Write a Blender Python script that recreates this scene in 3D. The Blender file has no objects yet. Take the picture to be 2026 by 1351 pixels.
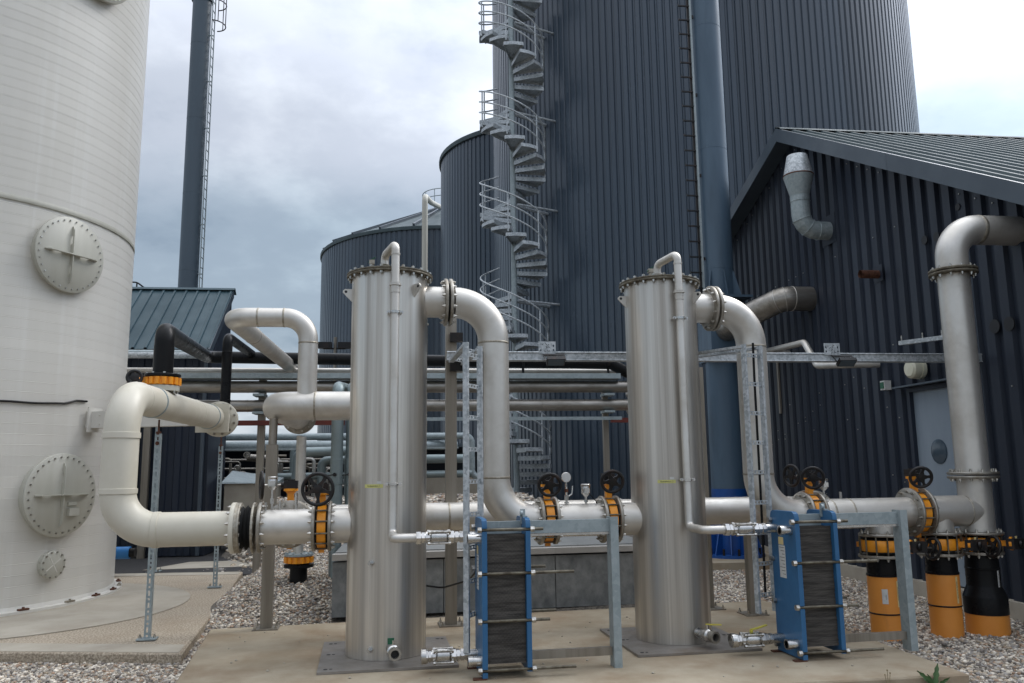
import bpy, math, random
import numpy as np
from mathutils import Vector, Matrix
random.seed(7); rng = np.random.default_rng(11)
S = bpy.context.scene
COL = S.collection
R = math.radians

# ---------------------------------------------------------------- camera
F_ = 28.43
cam = bpy.data.cameras.new('camera'); cam.lens = F_; cam.sensor_width = 36; cam.sensor_fit = 'HORIZONTAL'
cam.clip_start = .05; cam.clip_end = 3000
co = bpy.data.objects.new('camera', cam); COL.objects.link(co); S.camera = co
yaw, pit, rol = R(6.8), R(8.9), R(0.7)
Fw = Vector((math.sin(yaw)*math.cos(pit), math.cos(yaw)*math.cos(pit), math.sin(pit)))
R0 = Vector((math.cos(yaw), -math.sin(yaw), 0)); U0 = R0.cross(Fw)
Up = U0*math.cos(rol)+R0*math.sin(rol); Rt = R0*math.cos(rol)-U0*math.sin(rol)
M = Matrix((Rt, Up, -Fw)).transposed().to_4x4(); M.translation = (0, 0, 1.5); co.matrix_world = M

# ---------------------------------------------------------------- world, sun, exposure
SUN_AZ, SUN_EL = R(62), R(46)
W = bpy.data.worlds.new('World'); S.world = W; W.use_nodes = True
nt = W.node_tree; N = nt.nodes; LK = nt.links; N.clear()
def wn(t, **k):
    n = N.new(t)
    for a, b in k.items(): setattr(n, a, b)
    return n
out = wn('ShaderNodeOutputWorld'); bg = wn('ShaderNodeBackground'); bg.inputs[1].default_value = .1
sky = wn('ShaderNodeTexSky', sky_type='NISHITA', sun_disc=False, sun_elevation=SUN_EL, sun_rotation=SUN_AZ)
tc = wn('ShaderNodeTexCoord'); sep = wn('ShaderNodeSeparateXYZ'); LK.new(tc.outputs['Generated'], sep.inputs[0])
def math_(op, a, b=None, clamp=False):
    n = wn('ShaderNodeMath', operation=op, use_clamp=clamp)
    for i, x in enumerate((a, b)):
        if x is None: continue
        if isinstance(x, (int, float)): n.inputs[i].default_value = x
        else: LK.new(x, n.inputs[i])
    return n.outputs[0]
zc = math_('MAXIMUM', sep.outputs[2], 0.0)
inv = math_('DIVIDE', 1.0, math_('ADD', zc, .30))
vs = wn('ShaderNodeVectorMath', operation='SCALE'); LK.new(tc.outputs['Generated'], vs.inputs[0]); LK.new(inv, vs.inputs[3])
def wnoise(scale, detail, rough, off):
    m = wn('ShaderNodeMapping'); m.inputs['Location'].default_value = off; LK.new(vs.outputs[0], m.inputs[0])
    n = wn('ShaderNodeTexNoise'); n.inputs['Scale'].default_value = scale; n.inputs['Detail'].default_value = detail
    n.inputs['Roughness'].default_value = rough; LK.new(m.outputs[0], n.inputs[0]); return n.outputs[0]
n1 = wnoise(1.25, 8, .52, (3.1, 1.7, 0.9)); n2 = wnoise(3.2, 7, .55, (5.5, .7, 2.2))
def ramp(fac, stops, interp='EASE'):
    r = wn('ShaderNodeValToRGB'); e = r.color_ramp; e.interpolation = interp
    while len(e.elements) < len(stops): e.elements.new(.5)
    for el, (p, c) in zip(e.elements, stops): el.position = p; el.color = (*c, 1)
    LK.new(fac, r.inputs[0]); return r.outputs[0]
# overcast layer: brightness by height above the horizon broken up by cloud noise
zj = math_('ADD', zc, math_('MULTIPLY', math_('SUBTRACT', n1, .5), .30))
base = ramp(zj, [(0, (.43, .47, .505)), (.07, (.44, .48, .52)), (.15, (.245, .300, .352)), (.29, (.235, .290, .348)), (.42, (.39, .425, .485)), (.62, (.62, .66, .74)), (1, (.98, 1.02, 1.08))])
puff = ramp(math_('ADD', math_('MULTIPLY', n2, .6), math_('MULTIPLY', n1, .4)), [(.40, (.72, .75, .79)), (.52, (.96, .96, .97)), (.66, (1.28, 1.26, 1.22))])
mx = wn('ShaderNodeMix', data_type='RGBA', blend_type='MULTIPLY'); mx.inputs[0].default_value = 1
LK.new(base, mx.inputs[6]); LK.new(puff, mx.inputs[7])
sd = Vector((math.sin(SUN_AZ)*math.cos(SUN_EL), math.cos(SUN_AZ)*math.cos(SUN_EL), math.sin(SUN_EL)))
dt = wn('ShaderNodeVectorMath', operation='DOT_PRODUCT'); LK.new(tc.outputs['Generated'], dt.inputs[0]); dt.inputs[1].default_value = sd
glow = math_('MULTIPLY', math_('POWER', math_('MAXIMUM', dt.outputs['Value'], 0), 5.0), 2.4)
gl = math_('ADD', glow, 1.0)
sc = wn('ShaderNodeVectorMath', operation='SCALE'); LK.new(mx.outputs[2], sc.inputs[0]); LK.new(math_('MULTIPLY', gl, 10.0), sc.inputs[3])
fm = wn('ShaderNodeMix', data_type='RGBA'); fm.inputs[0].default_value = .93
LK.new(sky.outputs[0], fm.inputs[6]); LK.new(sc.outputs[0], fm.inputs[7])
LK.new(fm.outputs[2], bg.inputs[0]); LK.new(bg.outputs[0], out.inputs[0])
sl = bpy.data.lights.new('sun', 'SUN'); sl.energy = .9; sl.angle = R(24); sl.color = (1, .96, .90)
so = bpy.data.objects.new('sun', sl); COL.objects.link(so); so.rotation_euler = (-sd).to_track_quat('-Z', 'Y').to_euler()
vsn = S.view_settings; vsn.view_transform = 'Standard'; vsn.look = 'None'; vsn.gamma = 1; vsn.use_curve_mapping = False; vsn.exposure = 0.68
S.render.engine = 'CYCLES'

# ---------------------------------------------------------------- materials
def mat(name, c1, c2=None, sc=(3, 3, 3), det=5, lo=.35, hi=.65, rough=.5, rvar=0., metal=0., bump=0., bsc=(60, 60, 60), dirt=None, dsc=(2, 2, 2), dlo=.5, dhi=.75, spec=.5, coat=0., damt=1., space='P'):
    m = bpy.data.materials.new(name); m.use_nodes = True
    t = m.node_tree; n = t.nodes; l = t.links; b = n['Principled BSDF']
    b.inputs['Roughness'].default_value = rough; b.inputs['Metallic'].default_value = metal
    b.inputs['Specular IOR Level'].default_value = spec; b.inputs['Coat Weight'].default_value = coat; b.inputs['Coat Roughness'].default_value = .25
    if c2 is None and dirt is None and not bump:
        b.inputs['Base Color'].default_value = (*c1, 1); return m
    if space == 'P': src = n.new('ShaderNodeNewGeometry').outputs['Position']
    else: src = n.new('ShaderNodeTexCoord').outputs['Object']
    def noise(scl, d=5):
        mp = n.new('ShaderNodeMapping'); mp.inputs['Scale'].default_value = scl; l.new(src, mp.inputs[0])
        x = n.new('ShaderNodeTexNoise'); x.inputs['Scale'].default_value = 1; x.inputs['Detail'].default_value = d; x.inputs['Roughness'].default_value = .6
        l.new(mp.outputs[0], x.inputs[0]); return x.outputs[0]
    def mr(v, a, bb, ta=0., tb=1.):
        x = n.new('ShaderNodeMapRange'); x.inputs[1].default_value = a; x.inputs[2].default_value = bb; x.inputs[3].default_value = ta; x.inputs[4].default_value = tb
        l.new(v, x.inputs[0]); return x.outputs[0]
    nz = noise(sc, det)
    mxn = n.new('ShaderNodeMix'); mxn.data_type = 'RGBA'; mxn.inputs[6].default_value = (*c1, 1); mxn.inputs[7].default_value = (*(c2 or c1), 1)
    l.new(mr(nz, lo, hi), mxn.inputs[0]); colr = mxn.outputs[2]
    if dirt:
        dn = noise(dsc, 6); m2 = n.new('ShaderNodeMix'); m2.data_type = 'RGBA'; m2.inputs[7].default_value = (*dirt, 1)
        l.new(mr(dn, dlo, dhi, 0, damt), m2.inputs[0]); l.new(colr, m2.inputs[6]); colr = m2.outputs[2]
    if name in ('navy_cladding', 'slate_tank_cladding', 'slate_roof_sheet', 'teal_roof_sheet', 'white_polyethylene'):
        oi = n.new('ShaderNodeObjectInfo'); k_ = (.86, 1.16) if name != 'white_polyethylene' else (.965, 1.03)
        m3 = n.new('ShaderNodeVectorMath'); m3.operation = 'SCALE'; l.new(colr, m3.inputs[0]); l.new(mr(oi.outputs['Random'], 0, 1, *k_), m3.inputs[3]); colr = m3.outputs[0]
    l.new(colr, b.inputs['Base Color'])
    if rvar: l.new(mr(nz, lo, hi, rough-rvar, rough+rvar), b.inputs['Roughness'])
    if bump:
        bn = noise(bsc, 4); bp = n.new('ShaderNodeBump'); bp.inputs['Strength'].default_value = bump; bp.inputs['Distance'].default_value = .01
        l.new(bn, bp.inputs['Height']); l.new(bp.outputs[0], b.inputs['Normal'])
    return m
def galv(name, ca, cb, scale=55, rough=.45):
    m = bpy.data.materials.new(name); m.use_nodes = True; t = m.node_tree; n = t.nodes; l = t.links; b = n['Principled BSDF']
    g = n.new('ShaderNodeNewGeometry'); v = n.new('ShaderNodeTexVoronoi'); v.inputs['Scale'].default_value = scale; l.new(g.outputs['Position'], v.inputs['Vector'])
    x = n.new('ShaderNodeTexNoise'); x.inputs['Scale'].default_value = 6; x.inputs['Detail'].default_value = 6; l.new(g.outputs['Position'], x.inputs[0])
    s = n.new('ShaderNodeSeparateColor'); l.new(v.outputs['Color'], s.inputs[0])
    a = n.new('ShaderNodeMath'); a.operation = 'MULTIPLY_ADD'; a.inputs[1].default_value = .6; l.new(s.outputs[0], a.inputs[0]); l.new(x.outputs[0], a.inputs[2])
    mr = n.new('ShaderNodeMapRange'); mr.inputs[1].default_value = .3; mr.inputs[2].default_value = 1.1; l.new(a.outputs[0], mr.inputs[0])
    mm = n.new('ShaderNodeMix'); mm.data_type = 'RGBA'; mm.inputs[6].default_value = (*ca, 1); mm.inputs[7].default_value = (*cb, 1); l.new(mr.outputs[0], mm.inputs[0])
    l.new(mm.outputs[2], b.inputs['Base Color']); b.inputs['Metallic'].default_value = .35; b.inputs['Roughness'].default_value = rough
    return m
MT = {}
MT['tank'] = mat('brushed_stainless', (.70, .665, .61), (.40, .37, .33), (13, 13, .14), 8, .36, .66, .40, .09, .90, .06, (240, 240, 4), dirt=(.38, .335, .28), dsc=(6, 6, .25), dlo=.50, dhi=.76, damt=.75)
MT['steel'] = mat('pickled_stainless', (.66, .635, .59), (.54, .51, .46), (3, 3, 3), 6, .35, .7, .45, .07, .70, .03, (90, 90, 90), dirt=(.33, .29, .23), dsc=(2.6, 2.6, 2.6), dlo=.54, dhi=.84, damt=.7)
MT['bright'] = mat('polished_fitting', (.66, .65, .63), (.46, .45, .43), (14, 14, 14), 4, .35, .7, .28, .06, 1)
MT['flange'] = mat('weathered_flange_steel', (.42, .40, .36), (.25, .22, .175), (9, 9, 9), 6, .35, .68, .5, .08, .85, .1, (80, 80, 80))
MT['lid'] = mat('stained_flange_steel', (.20, .18, .135), (.085, .07, .05), (16, 16, 16), 6, .35, .65, .55, .08, .6, .1, (80, 80, 80))
MT['bolt'] = mat('bolt_steel', (.62, .60, .56), (.34, .32, .28), (30, 30, 30), 3, .4, .6, .35, .05, 1)
MT['weld'] = mat('heat_tinted_weld', (.42, .39, .33), (.31, .275, .22), (30, 30, 30), 4, .4, .6, .5, 0, .8)
MT['rackpipe'] = mat('insulation_jacket', (.40, .375, .34), (.27, .25, .22), (2.5, 9, 9), 6, .35, .65, .42, .08, .9, dirt=(.17, .15, .12), dsc=(3, 8, 8), dlo=.55, dhi=.8, damt=.6)
MT['tealpipe'] = mat('grey_green_jacket', (.25, .30, .305), (.19, .235, .24), (2, 2, 2), 4, .35, .65, .42, .05, .45)
MT['post'] = mat('stainless_post', (.34, .31, .265), (.24, .21, .17), (12, 12, .6), 6, .35, .65, .5, .06, .75)
MT['galv'] = galv('galvanised_steel', (.24, .27, .285), (.56, .59, .61), 45)
MT['galvdull'] = galv('dull_galvanised', (.26, .31, .32), (.36, .41, .42), 30, .55)
MT['white'] = mat('white_polyethylene', (.675, .65, .595), (.60, .575, .515), (1.2, 1.2, .15), 6, .35, .7, .42, .05, 0, dirt=(.73, .72, .68), dsc=(6, 6, .10), dlo=.56, dhi=.78, damt=.55)
MT['hatch'] = mat('beige_hatch', (.50, .485, .42), (.44, .425, .355), (5, 5, .5), 5, .35, .7, .45, .04)
MT['cream'] = mat('cream_polyethylene', (.63, .59, .495), (.56, .52, .42), (3, 3, 3), 5, .35, .7, .4, .05, 0, dirt=(.33, .31, .16), dsc=(3.5, 3.5, 3.5), dlo=.60, dhi=.85, damt=.5)
MT['navy'] = mat('navy_cladding', (.024, .031, .046), (.018, .024, .037), (1.5, 1.5, .3), 5, .35, .65, .42, .06, 0, spec=.32, dirt=(.04, .048, .06), dsc=(3, 3, .25), dlo=.58, dhi=.85, damt=.5)
MT['navytank'] = mat('slate_tank_cladding', (.041, .060, .084), (.033, .049, .070), (.8, .8, .1), 5, .35, .65, .30, .05, 0, spec=.55, coat=.25)
MT['navytrim'] = mat('slate_flashing', (.068, .088, .108), (.056, .074, .094), (2, 2, 2), 4, .35, .65, .38, .05)
MT['roof'] = mat('teal_roof_sheet', (.044, .084, .102), (.034, .068, .084), (1.5, 1.5, 1.5), 5, .35, .65, .5, .06, 0, spec=.3, dirt=(.32, .33, .31), dsc=(16, 16, 16), dlo=.73, dhi=.76, damt=.8)
MT['roofgrey'] = mat('slate_roof_sheet', (.070, .096, .104), (.056, .080, .088), (1.5, 1.5, 1.5), 4, .35, .65, .6, .05, spec=.25)
MT['flue'] = mat('blue_grey_paint', (.082, .132, .185), (.060, .100, .145), (3, 3, .5), 6, .35, .65, .45, .08, 0, dirt=(.04, .065, .09), dsc=(5, 5, .8), dlo=.55, dhi=.8, damt=.7)
MT['stackgrey'] = mat('grey_stack_paint', (.070, .100, .128), (.06, .086, .112), (2, 2, .3), 4, .35, .65, .45, .05)
MT['blue'] = mat('blue_enamel', (.030, .130, .275), (.024, .108, .235), (5, 5, 5), 5, .35, .65, .4, .06, 0, dirt=(.05, .06, .05), dsc=(7, 7, 2), dlo=.62, dhi=.85, damt=.6)
MT['bluefoot'] = mat('bright_blue_paint', (.010, .085, .33), (.008, .065, .26), (6, 6, 6), 4, .35, .65, .42)
MT['orange'] = mat('orange_valve_paint', (.88, .34, .018), (.76, .27, .014), (14, 14, 14), 4, .35, .65, .38, .05)
MT['orangepipe'] = mat('orange_plastic', (.76, .305, .060), (.70, .255, .035), (2.5, 2.5, 1.5), 5, .35, .65, .45, .06, 0, dirt=(.35, .13, .04), dsc=(9, 9, 3), dlo=.60, dhi=.85, damt=.5)
MT['black'] = mat('black_polyethylene', (.009, .009, .010), (.013, .013, .013), (4, 4, 4), 4, .35, .65, .30, .05, spec=.14)
MT['blackpaint'] = mat('black_cast_iron', (.013, .012, .012), (.045, .026, .019), (11, 11, 11), 5, .52, .75, .45, .06, spec=.35)
MT['rubber'] = mat('black_rubber', (.010, .010, .010), (.014, .014, .014), (9, 9, 9), 4, .35, .65, .7, spec=.2)
MT['plates'] = mat('heat_plate_edges', (.13, .118, .104), (.055, .05, .045), (5, 5, 55), 4, .35, .65, .5, .05, .2, spec=.3)
MT['rust'] = mat('rusty_steel', (.14, .055, .03), (.07, .03, .018), (25, 25, 25), 5, .35, .65, .75, .05, .2, .2, (120, 120, 120))
MT['redsteel'] = mat('red_oxide_paint', (.14, .022, .012), (.10, .018, .011), (8, 8, 8), 4, .35, .65, .6)
MT['concrete'] = mat('tan_concrete', (.40, .34, .25), (.295, .24, .165), (1.4, 1.4, 1.4), 10, .38, .62, .85, .05, 0, .3, (45, 45, 45), dirt=(.22, .14, .075), dsc=(1.7, 1.7, 1.7), dlo=.48, dhi=.70, damt=.65)
MT['concretegrey'] = mat('grey_concrete', (.43, .39, .32), (.34, .30, .24), (2, 2, 2), 8, .35, .65, .88, 0, 0, .25, (40, 40, 40), dirt=(.45, .42, .36), dsc=(4, 4, 4), dlo=.62, dhi=.72, damt=.5)
MT['agg'] = mat('exposed_aggregate', (.52, .44, .34), (.25, .205, .15), (55, 55, 55), 3, .40, .60, .9, 0, 0, .9, (70, 70, 70), dirt=(.26, .19, .12), dsc=(1.5, 1.5, 1.5), dlo=.5, dhi=.8, damt=.5)
MT['plinth'] = mat('dark_plinth_concrete', (.28, .288, .283), (.16, .168, .17), (9, 9, 7), 9, .34, .66, .85, .05, 0, .3, (50, 50, 50), dirt=(.065, .07, .075), dsc=(3, 3, 2.5), dlo=.55, dhi=.75, damt=.8)
MT['cap'] = mat('pale_cap_flashing', (.50, .48, .45), (.42, .40, .37), (3, 3, 3), 5, .35, .65, .45, 0, .3)
MT['slab'] = mat('grey_slab_sheet', (.24, .245, .24), (.20, .205, .20), (3, 3, 3), 5, .35, .65, .5)
MT['asphalt'] = mat('asphalt', (.040, .038, .038), (.027, .026, .026), (18, 18, 18), 6, .35, .65, .9, 0, 0, .5, (120, 120, 120), dirt=(.12, .12, .12), dsc=(1.2, 1.2, 5), dlo=.62, dhi=.74, damt=.6)
MT['gravelbase'] = mat('gravel_ground', (.20, .175, .145), (.08, .07, .057), (38, 38, 38), 4, .40, .60, .95, 0, 0, .8, (45, 45, 45))
MT['land'] = mat('far_ground', (.12, .13, .075), (.09, .10, .06), (.2, .2, .2), 6, .35, .65, .95)
MT['plate'] = mat('base_plate_steel', (.30, .275, .25), (.22, .20, .175), (4, 4, 4), 6, .35, .65, .5, .06, .45, .05, (60, 60, 60), dirt=(.20, .14, .09), dsc=(2.2, 2.2, 2.2), dlo=.55, dhi=.75, damt=.7)
MT['door'] = mat('pale_blue_door', (.245, .295, .345), (.20, .245, .295), (3, 3, .6), 5, .35, .65, .45)
MT['dark'] = mat('dark_void', (.006, .006, .007))
MT['darkglass'] = mat('dark_window', (.05, .075, .10), rough=.15)
MT['yellow'] = mat('yellow_label', (.62, .60, .20), (.56, .54, .20), (30, 30, 30), 2)
MT['cremelabel'] = mat('pale_yellow_label', (.68, .55, .26), (.64, .51, .25), (30, 30, 30), 2)
MT['whitelabel'] = mat('white_label', (.62, .62, .60), (.56, .56, .54), (30, 30, 30), 2)
MT['ink'] = mat('dark_print', (.05, .05, .03))
MT['lampwhite'] = mat('cream_lamp_glass', (.66, .64, .50), rough=.3)
MT['green'] = mat('green_handle', (.015, .11, .055), rough=.4)
MT['yellowhandle'] = mat('yellow_handle', (.52, .45, .06), rough=.4)
MT['leaf'] = mat('weed_leaf', (.055, .12, .03), (.035, .08, .02), (40, 40, 40), 3, rough=.5)
MT['weedstem'] = mat('dry_stem', (.25, .20, .11), rough=.8)
MT['bluetarp'] = mat('bright_blue_cap', (.02, .16, .42), rough=.5)
def stone_mat():
    m = bpy.data.materials.new('pebble_stone'); m.use_nodes = True; t = m.node_tree; n = t.nodes; l = t.links; b = n['Principled BSDF']
    a = n.new('ShaderNodeAttribute'); a.attribute_name = 'tone'; g = n.new('ShaderNodeNewGeometry')
    x = n.new('ShaderNodeTexNoise'); x.inputs['Scale'].default_value = 60; l.new(g.outputs['Position'], x.inputs[0])
    mr = n.new('ShaderNodeMapRange'); mr.inputs[3].default_value = .75; mr.inputs[4].default_value = 1.2; l.new(x.outputs[0], mr.inputs[0])
    mm = n.new('ShaderNodeMix'); mm.data_type = 'RGBA'; mm.blend_type = 'MULTIPLY'; mm.inputs[0].default_value = 1
    l.new(a.outputs['Color'], mm.inputs[6]); l.new(mr.outputs[0], mm.inputs[7]); l.new(mm.outputs[2], b.inputs['Base Color']); b.inputs['Roughness'].default_value = .75
    return m
MT['stone'] = stone_mat()

# ---------------------------------------------------------------- mesh helpers
V = Vector
class MB:
    def __init__(s): s.v = []; s.f = []
    def add(s, vs_, fs):
        o = len(s.v); s.v += [tuple(p) for p in vs_]; s.f += [tuple(i+o for i in q) for q in fs]; return s
    def box(s, c, d, rot=None):
        c = V(c); vs_ = []
        for z in (-.5, .5):
            for x, y in ((-.5, -.5), (.5, -.5), (.5, .5), (-.5, .5)):
                p = V((x*d[0], y*d[1], z*d[2])); p = rot @ p if rot else p; vs_.append(c+p)
        return s.add(vs_, [(3, 2, 1, 0), (4, 5, 6, 7), (0, 1, 5, 4), (1, 2, 6, 5), (2, 3, 7, 6), (3, 0, 4, 7)])
    def bb(s, x0, x1, y0, y1, z0, z1): return s.box(((x0+x1)/2, (y0+y1)/2, (z0+z1)/2), (x1-x0, y1-y0, z1-z0))
    def sweep(s, pts, rad, seg=20, caps=True, sq=None):
        pts = [V(p) for p in pts]; n = len(pts)
        if not isinstance(rad, (list, tuple)): rad = [rad]*n
        t0 = (pts[1]-pts[0]).normalized(); a = V((0, 0, 1)) if abs(t0.z) < .9 else V((1, 0, 0))
        x = t0.cross(a).normalized(); vs_ = []; fs = []; pt = t0
        for i, p in enumerate(pts):
            t = (pts[min(i+1, n-1)]-pts[max(i-1, 0)]).normalized()
            q = pt.rotation_difference(t); x = (q @ x); x = (x-t*x.dot(t)).normalized(); y = t.cross(x); pt = t
            if sq:
                for a_, b_ in ((-1, -1), (1, -1), (1, 1), (-1, 1)): vs_.append(p+x*a_*sq[0]/2+y*b_*sq[1]/2)
            else:
                for k in range(seg):
                    an = 2*math.pi*k/seg; vs_.append(p+(x*math.cos(an)+y*math.sin(an))*rad[i])
        if sq: seg = 4
        for i in range(n-1):
            for k in range(seg): a_, b_ = i*seg+k, i*seg+(k+1) % seg; fs.append((a_, b_, b_+seg, a_+seg))
        if caps: fs.append(tuple(range(seg-1, -1, -1))); fs.append(tuple(range((n-1)*seg, n*seg)))
        return s.add(vs_, fs)
    def cyl(s, p0, p1, r, r1=None, seg=20): return s.sweep([p0, p1], [r, r if r1 is None else r1], seg)
    def lathe(s, prof, o, ax=(0, 0, 1), seg=32, closed=False):
        o = V(o); ax = V(ax).normalized(); a = V((0, 0, 1)) if abs(ax.z) < .9 else V((1, 0, 0)); x = ax.cross(a).normalized(); y = ax.cross(x); vs_ = []; fs = []; n = len(prof)
        for r, h in prof:
            for k in range(seg): an = 2*math.pi*k/seg; vs_.append(o+ax*h+(x*math.cos(an)+y*math.sin(an))*r)
        for i in range(n if closed else n-1):
            j = (i+1) % n
            for k in range(seg): q = (k+1) % seg; fs.append((i*seg+k, i*seg+q, j*seg+q, j*seg+k))
        if not closed: fs.append(tuple(range(seg-1, -1, -1))); fs.append(tuple(range((n-1)*seg, n*seg)))
        return s.add(vs_, fs)
    def tubering(s, o, ax, ri, ro, h0, h1, seg=32): return s.lathe([(ri, h0), (ro, h0), (ro, h1), (ri, h1)], o, ax, seg, True)
    def torus(s, o, ax, Rr, r, seg=36, ms=8):
        return s.lathe([(Rr+r*math.cos(2*math.pi*k/ms), r*math.sin(2*math.pi*k/ms)) for k in range(ms)], o, ax, seg, True)
    def prism(s, poly, o, ex, ey, th):
        o = V(o); ex = V(ex); ey = V(ey); nz = ex.cross(ey).normalized(); n = len(poly)
        vs_ = [o+ex*a+ey*b-nz*th/2 for a, b in poly]+[o+ex*a+ey*b+nz*th/2 for a, b in poly]
        return s.add(vs_, [tuple(range(n-1, -1, -1)), tuple(range(n, 2*n))]+[(i, (i+1) % n, (i+1) % n+n, i+n) for i in range(n)])
    def bolts(s, o, ax, Rr, n, r, h0, h1, ph=0., stud=0.):
        o = V(o); ax = V(ax).normalized(); a = V((0, 0, 1)) if abs(ax.z) < .9 else V((1, 0, 0)); x = ax.cross(a).normalized(); y = ax.cross(x)
        for k in range(n):
            an = 2*math.pi*(k+.5)/n+ph; c = o+(x*math.cos(an)+y*math.sin(an))*Rr
            s.sweep([c+ax*h0, c+ax*h1], r, 6)
            if stud: s.sweep([c+ax*(min(h0, h1)-stud), c+ax*(max(h0, h1)+stud)], r*.55, 6)
        return s
def arc_path(pts, br, n=10):
    pts = [V(p) for p in pts]; o = [pts[0]]
    for i in range(1, len(pts)-1):
        r = br[i-1] if isinstance(br, (list, tuple)) else br
        a = (pts[i-1]-pts[i]).normalized(); b = (pts[i+1]-pts[i]).normalized(); th = a.angle(b)
        if r <= 0 or th > 3.1: o.append(pts[i]); continue
        d = r/math.tan(th/2); c = pts[i]+(a+b).normalized()*(r/math.sin(th/2)); p0 = pts[i]+a*d-c; p1 = pts[i]+b*d-c; ang = p0.angle(p1)
        for k in range(n+1):
            t = k/n; o.append(c+(p0*math.sin((1-t)*ang)+p1*math.sin(t*ang))/math.sin(ang))
    o.append(pts[-1]); return o

# the skid (scrubbers, exchangers, main line) stands turned 3.25 degrees to the shed
SA = .0567; SO = V((-.237, 7.04, 0))
SKM = Matrix.Translation(SO) @ Matrix.Rotation(SA, 4, 'Z')
def W_(u, v, z=0): return SKM @ V((u, v, z))
def K_(x, y, z=0): return SKM.inverted() @ V((x, y, z))
ORG = {}
def tag(o, label, cat, group=None, kind=None):
    if label: o['label'] = label
    if cat: o['category'] = cat
    if group: o['group'] = group
    if kind: o['kind'] = kind
    return o
def thing(name, label, cat, loc=(0, 0, 0), skid=False, group=None):
    o = bpy.data.objects.new(name, None); COL.objects.link(o); o.empty_display_size = .1
    if skid: o.location = SKM @ V(loc); o.rotation_euler = (0, 0, SA)
    else: o.location = loc
    ORG[o.name] = V(loc); return tag(o, label, cat, group)
def mesh(name, mb, m, sharp=35, org=(0, 0, 0)):
    me = bpy.data.meshes.new(name); ox, oy, oz = org
    me.from_pydata([(x-ox, y-oy, z-oz) for x, y, z in mb.v], [], mb.f); me.materials.append(MT[m])
    me.polygons.foreach_set('use_smooth', [True]*len(me.polygons)); me.set_sharp_from_angle(angle=R(sharp)); me.update(); return me
def part(name, mb, m, parent, kind=None, label=None, sharp=35):
    og = ORG.get(parent.name)
    o = bpy.data.objects.new(name, mesh(name, mb, m, sharp, og)); COL.objects.link(o); o.parent = parent; ORG[o.name] = og
    if kind: o['kind'] = kind
    if label: o['label'] = label
    return o
def inst(name, me, parent, loc=(0, 0, 0), rot=(0, 0, 0), scale=(1, 1, 1)):
    o = bpy.data.objects.new(name, me); COL.objects.link(o); o.parent = parent; o.location = loc; o.rotation_euler = rot; o.scale = scale; return o
def solid(name, mb, m, label=None, cat=None, kind=None, group=None, skid=False, sharp=35):
    xs = np.array(mb.v); c = V(((xs[:, 0].min()+xs[:, 0].max())/2, (xs[:, 1].min()+xs[:, 1].max())/2, xs[:, 2].min()))
    o = bpy.data.objects.new(name, mesh(name, mb, m, sharp, c)); COL.objects.link(o)
    if skid: o.location = SKM @ c; o.rotation_euler = (0, 0, SA)
    else: o.location = c
    ORG[o.name] = c; return tag(o, label, cat, group, kind)
def text_geo(txt, size):
    cu = bpy.data.curves.new('t', 'FONT'); cu.body = txt; cu.size = size; cu.align_x = 'CENTER'; cu.align_y = 'CENTER'; cu.resolution_u = 2
    ob = bpy.data.objects.new('t', cu); COL.objects.link(ob); dg = bpy.context.evaluated_depsgraph_get(); me = ob.evaluated_get(dg).to_mesh()
    vs_ = [tuple(v.co) for v in me.vertices]; fs = [tuple(p.vertices) for p in me.polygons]; ob.evaluated_get(dg).to_mesh_clear()
    bpy.data.objects.remove(ob); bpy.data.curves.remove(cu); return vs_, fs

# ---------------------------------------------------------------- ground and setting
def sm(a, b, x): t = np.clip((x-a)/(b-a), 0, 1); return t*t*(3-2*t)
def zg(x, y):
    x = np.asarray(x, float); y = np.asarray(y, float)
    xl = -2.6-1.15*sm(13.5, 16.5, y); mid = sm(0, .9, x-xl)*(1-sm(2.3, 3.2, x))
    z = -.09+mid*(sm(8.5, 10.2, y)*.36+sm(10.2, 17, y)*.66)
    far = sm(17, 24, y)
    return z*(1-far)+far*(.72*sm(-4, -2, x)*(1-sm(14, 30, x))-.05*(1-sm(-4, -2, x)))
xs = np.concatenate([np.linspace(-1500, -40, 8), np.linspace(-30, -6, 8), np.linspace(-5, 7, 97), np.linspace(8, 40, 10), np.linspace(60, 1500, 8)])
ys = np.concatenate([np.linspace(-1500, -20, 6), np.linspace(-10, 4, 8), np.linspace(4.5, 20, 105), np.linspace(21, 60, 12), np.linspace(90, 2200, 8)])
g = MB(); gx_, gy_ = np.meshgrid(xs, ys); gz_ = zg(gx_, gy_)
g.v = list(zip(gx_.ravel().tolist(), gy_.ravel().tolist(), gz_.ravel().tolist())); nx = len(xs)
g.f = [(j*nx+i, j*nx+i+1, (j+1)*nx+i+1, (j+1)*nx+i) for j in range(len(ys)-1) for i in range(nx-1)]
solid('ground', g, 'gravelbase', kind='structure')
def sheet(name, poly, z0, z1, m):
    b = MB(); b.prism(poly, (0, 0, (z0+z1)/2), (1, 0, 0), (0, 1, 0), z1-z0); return solid(name, b, m, kind='structure', sharp=25)
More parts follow.
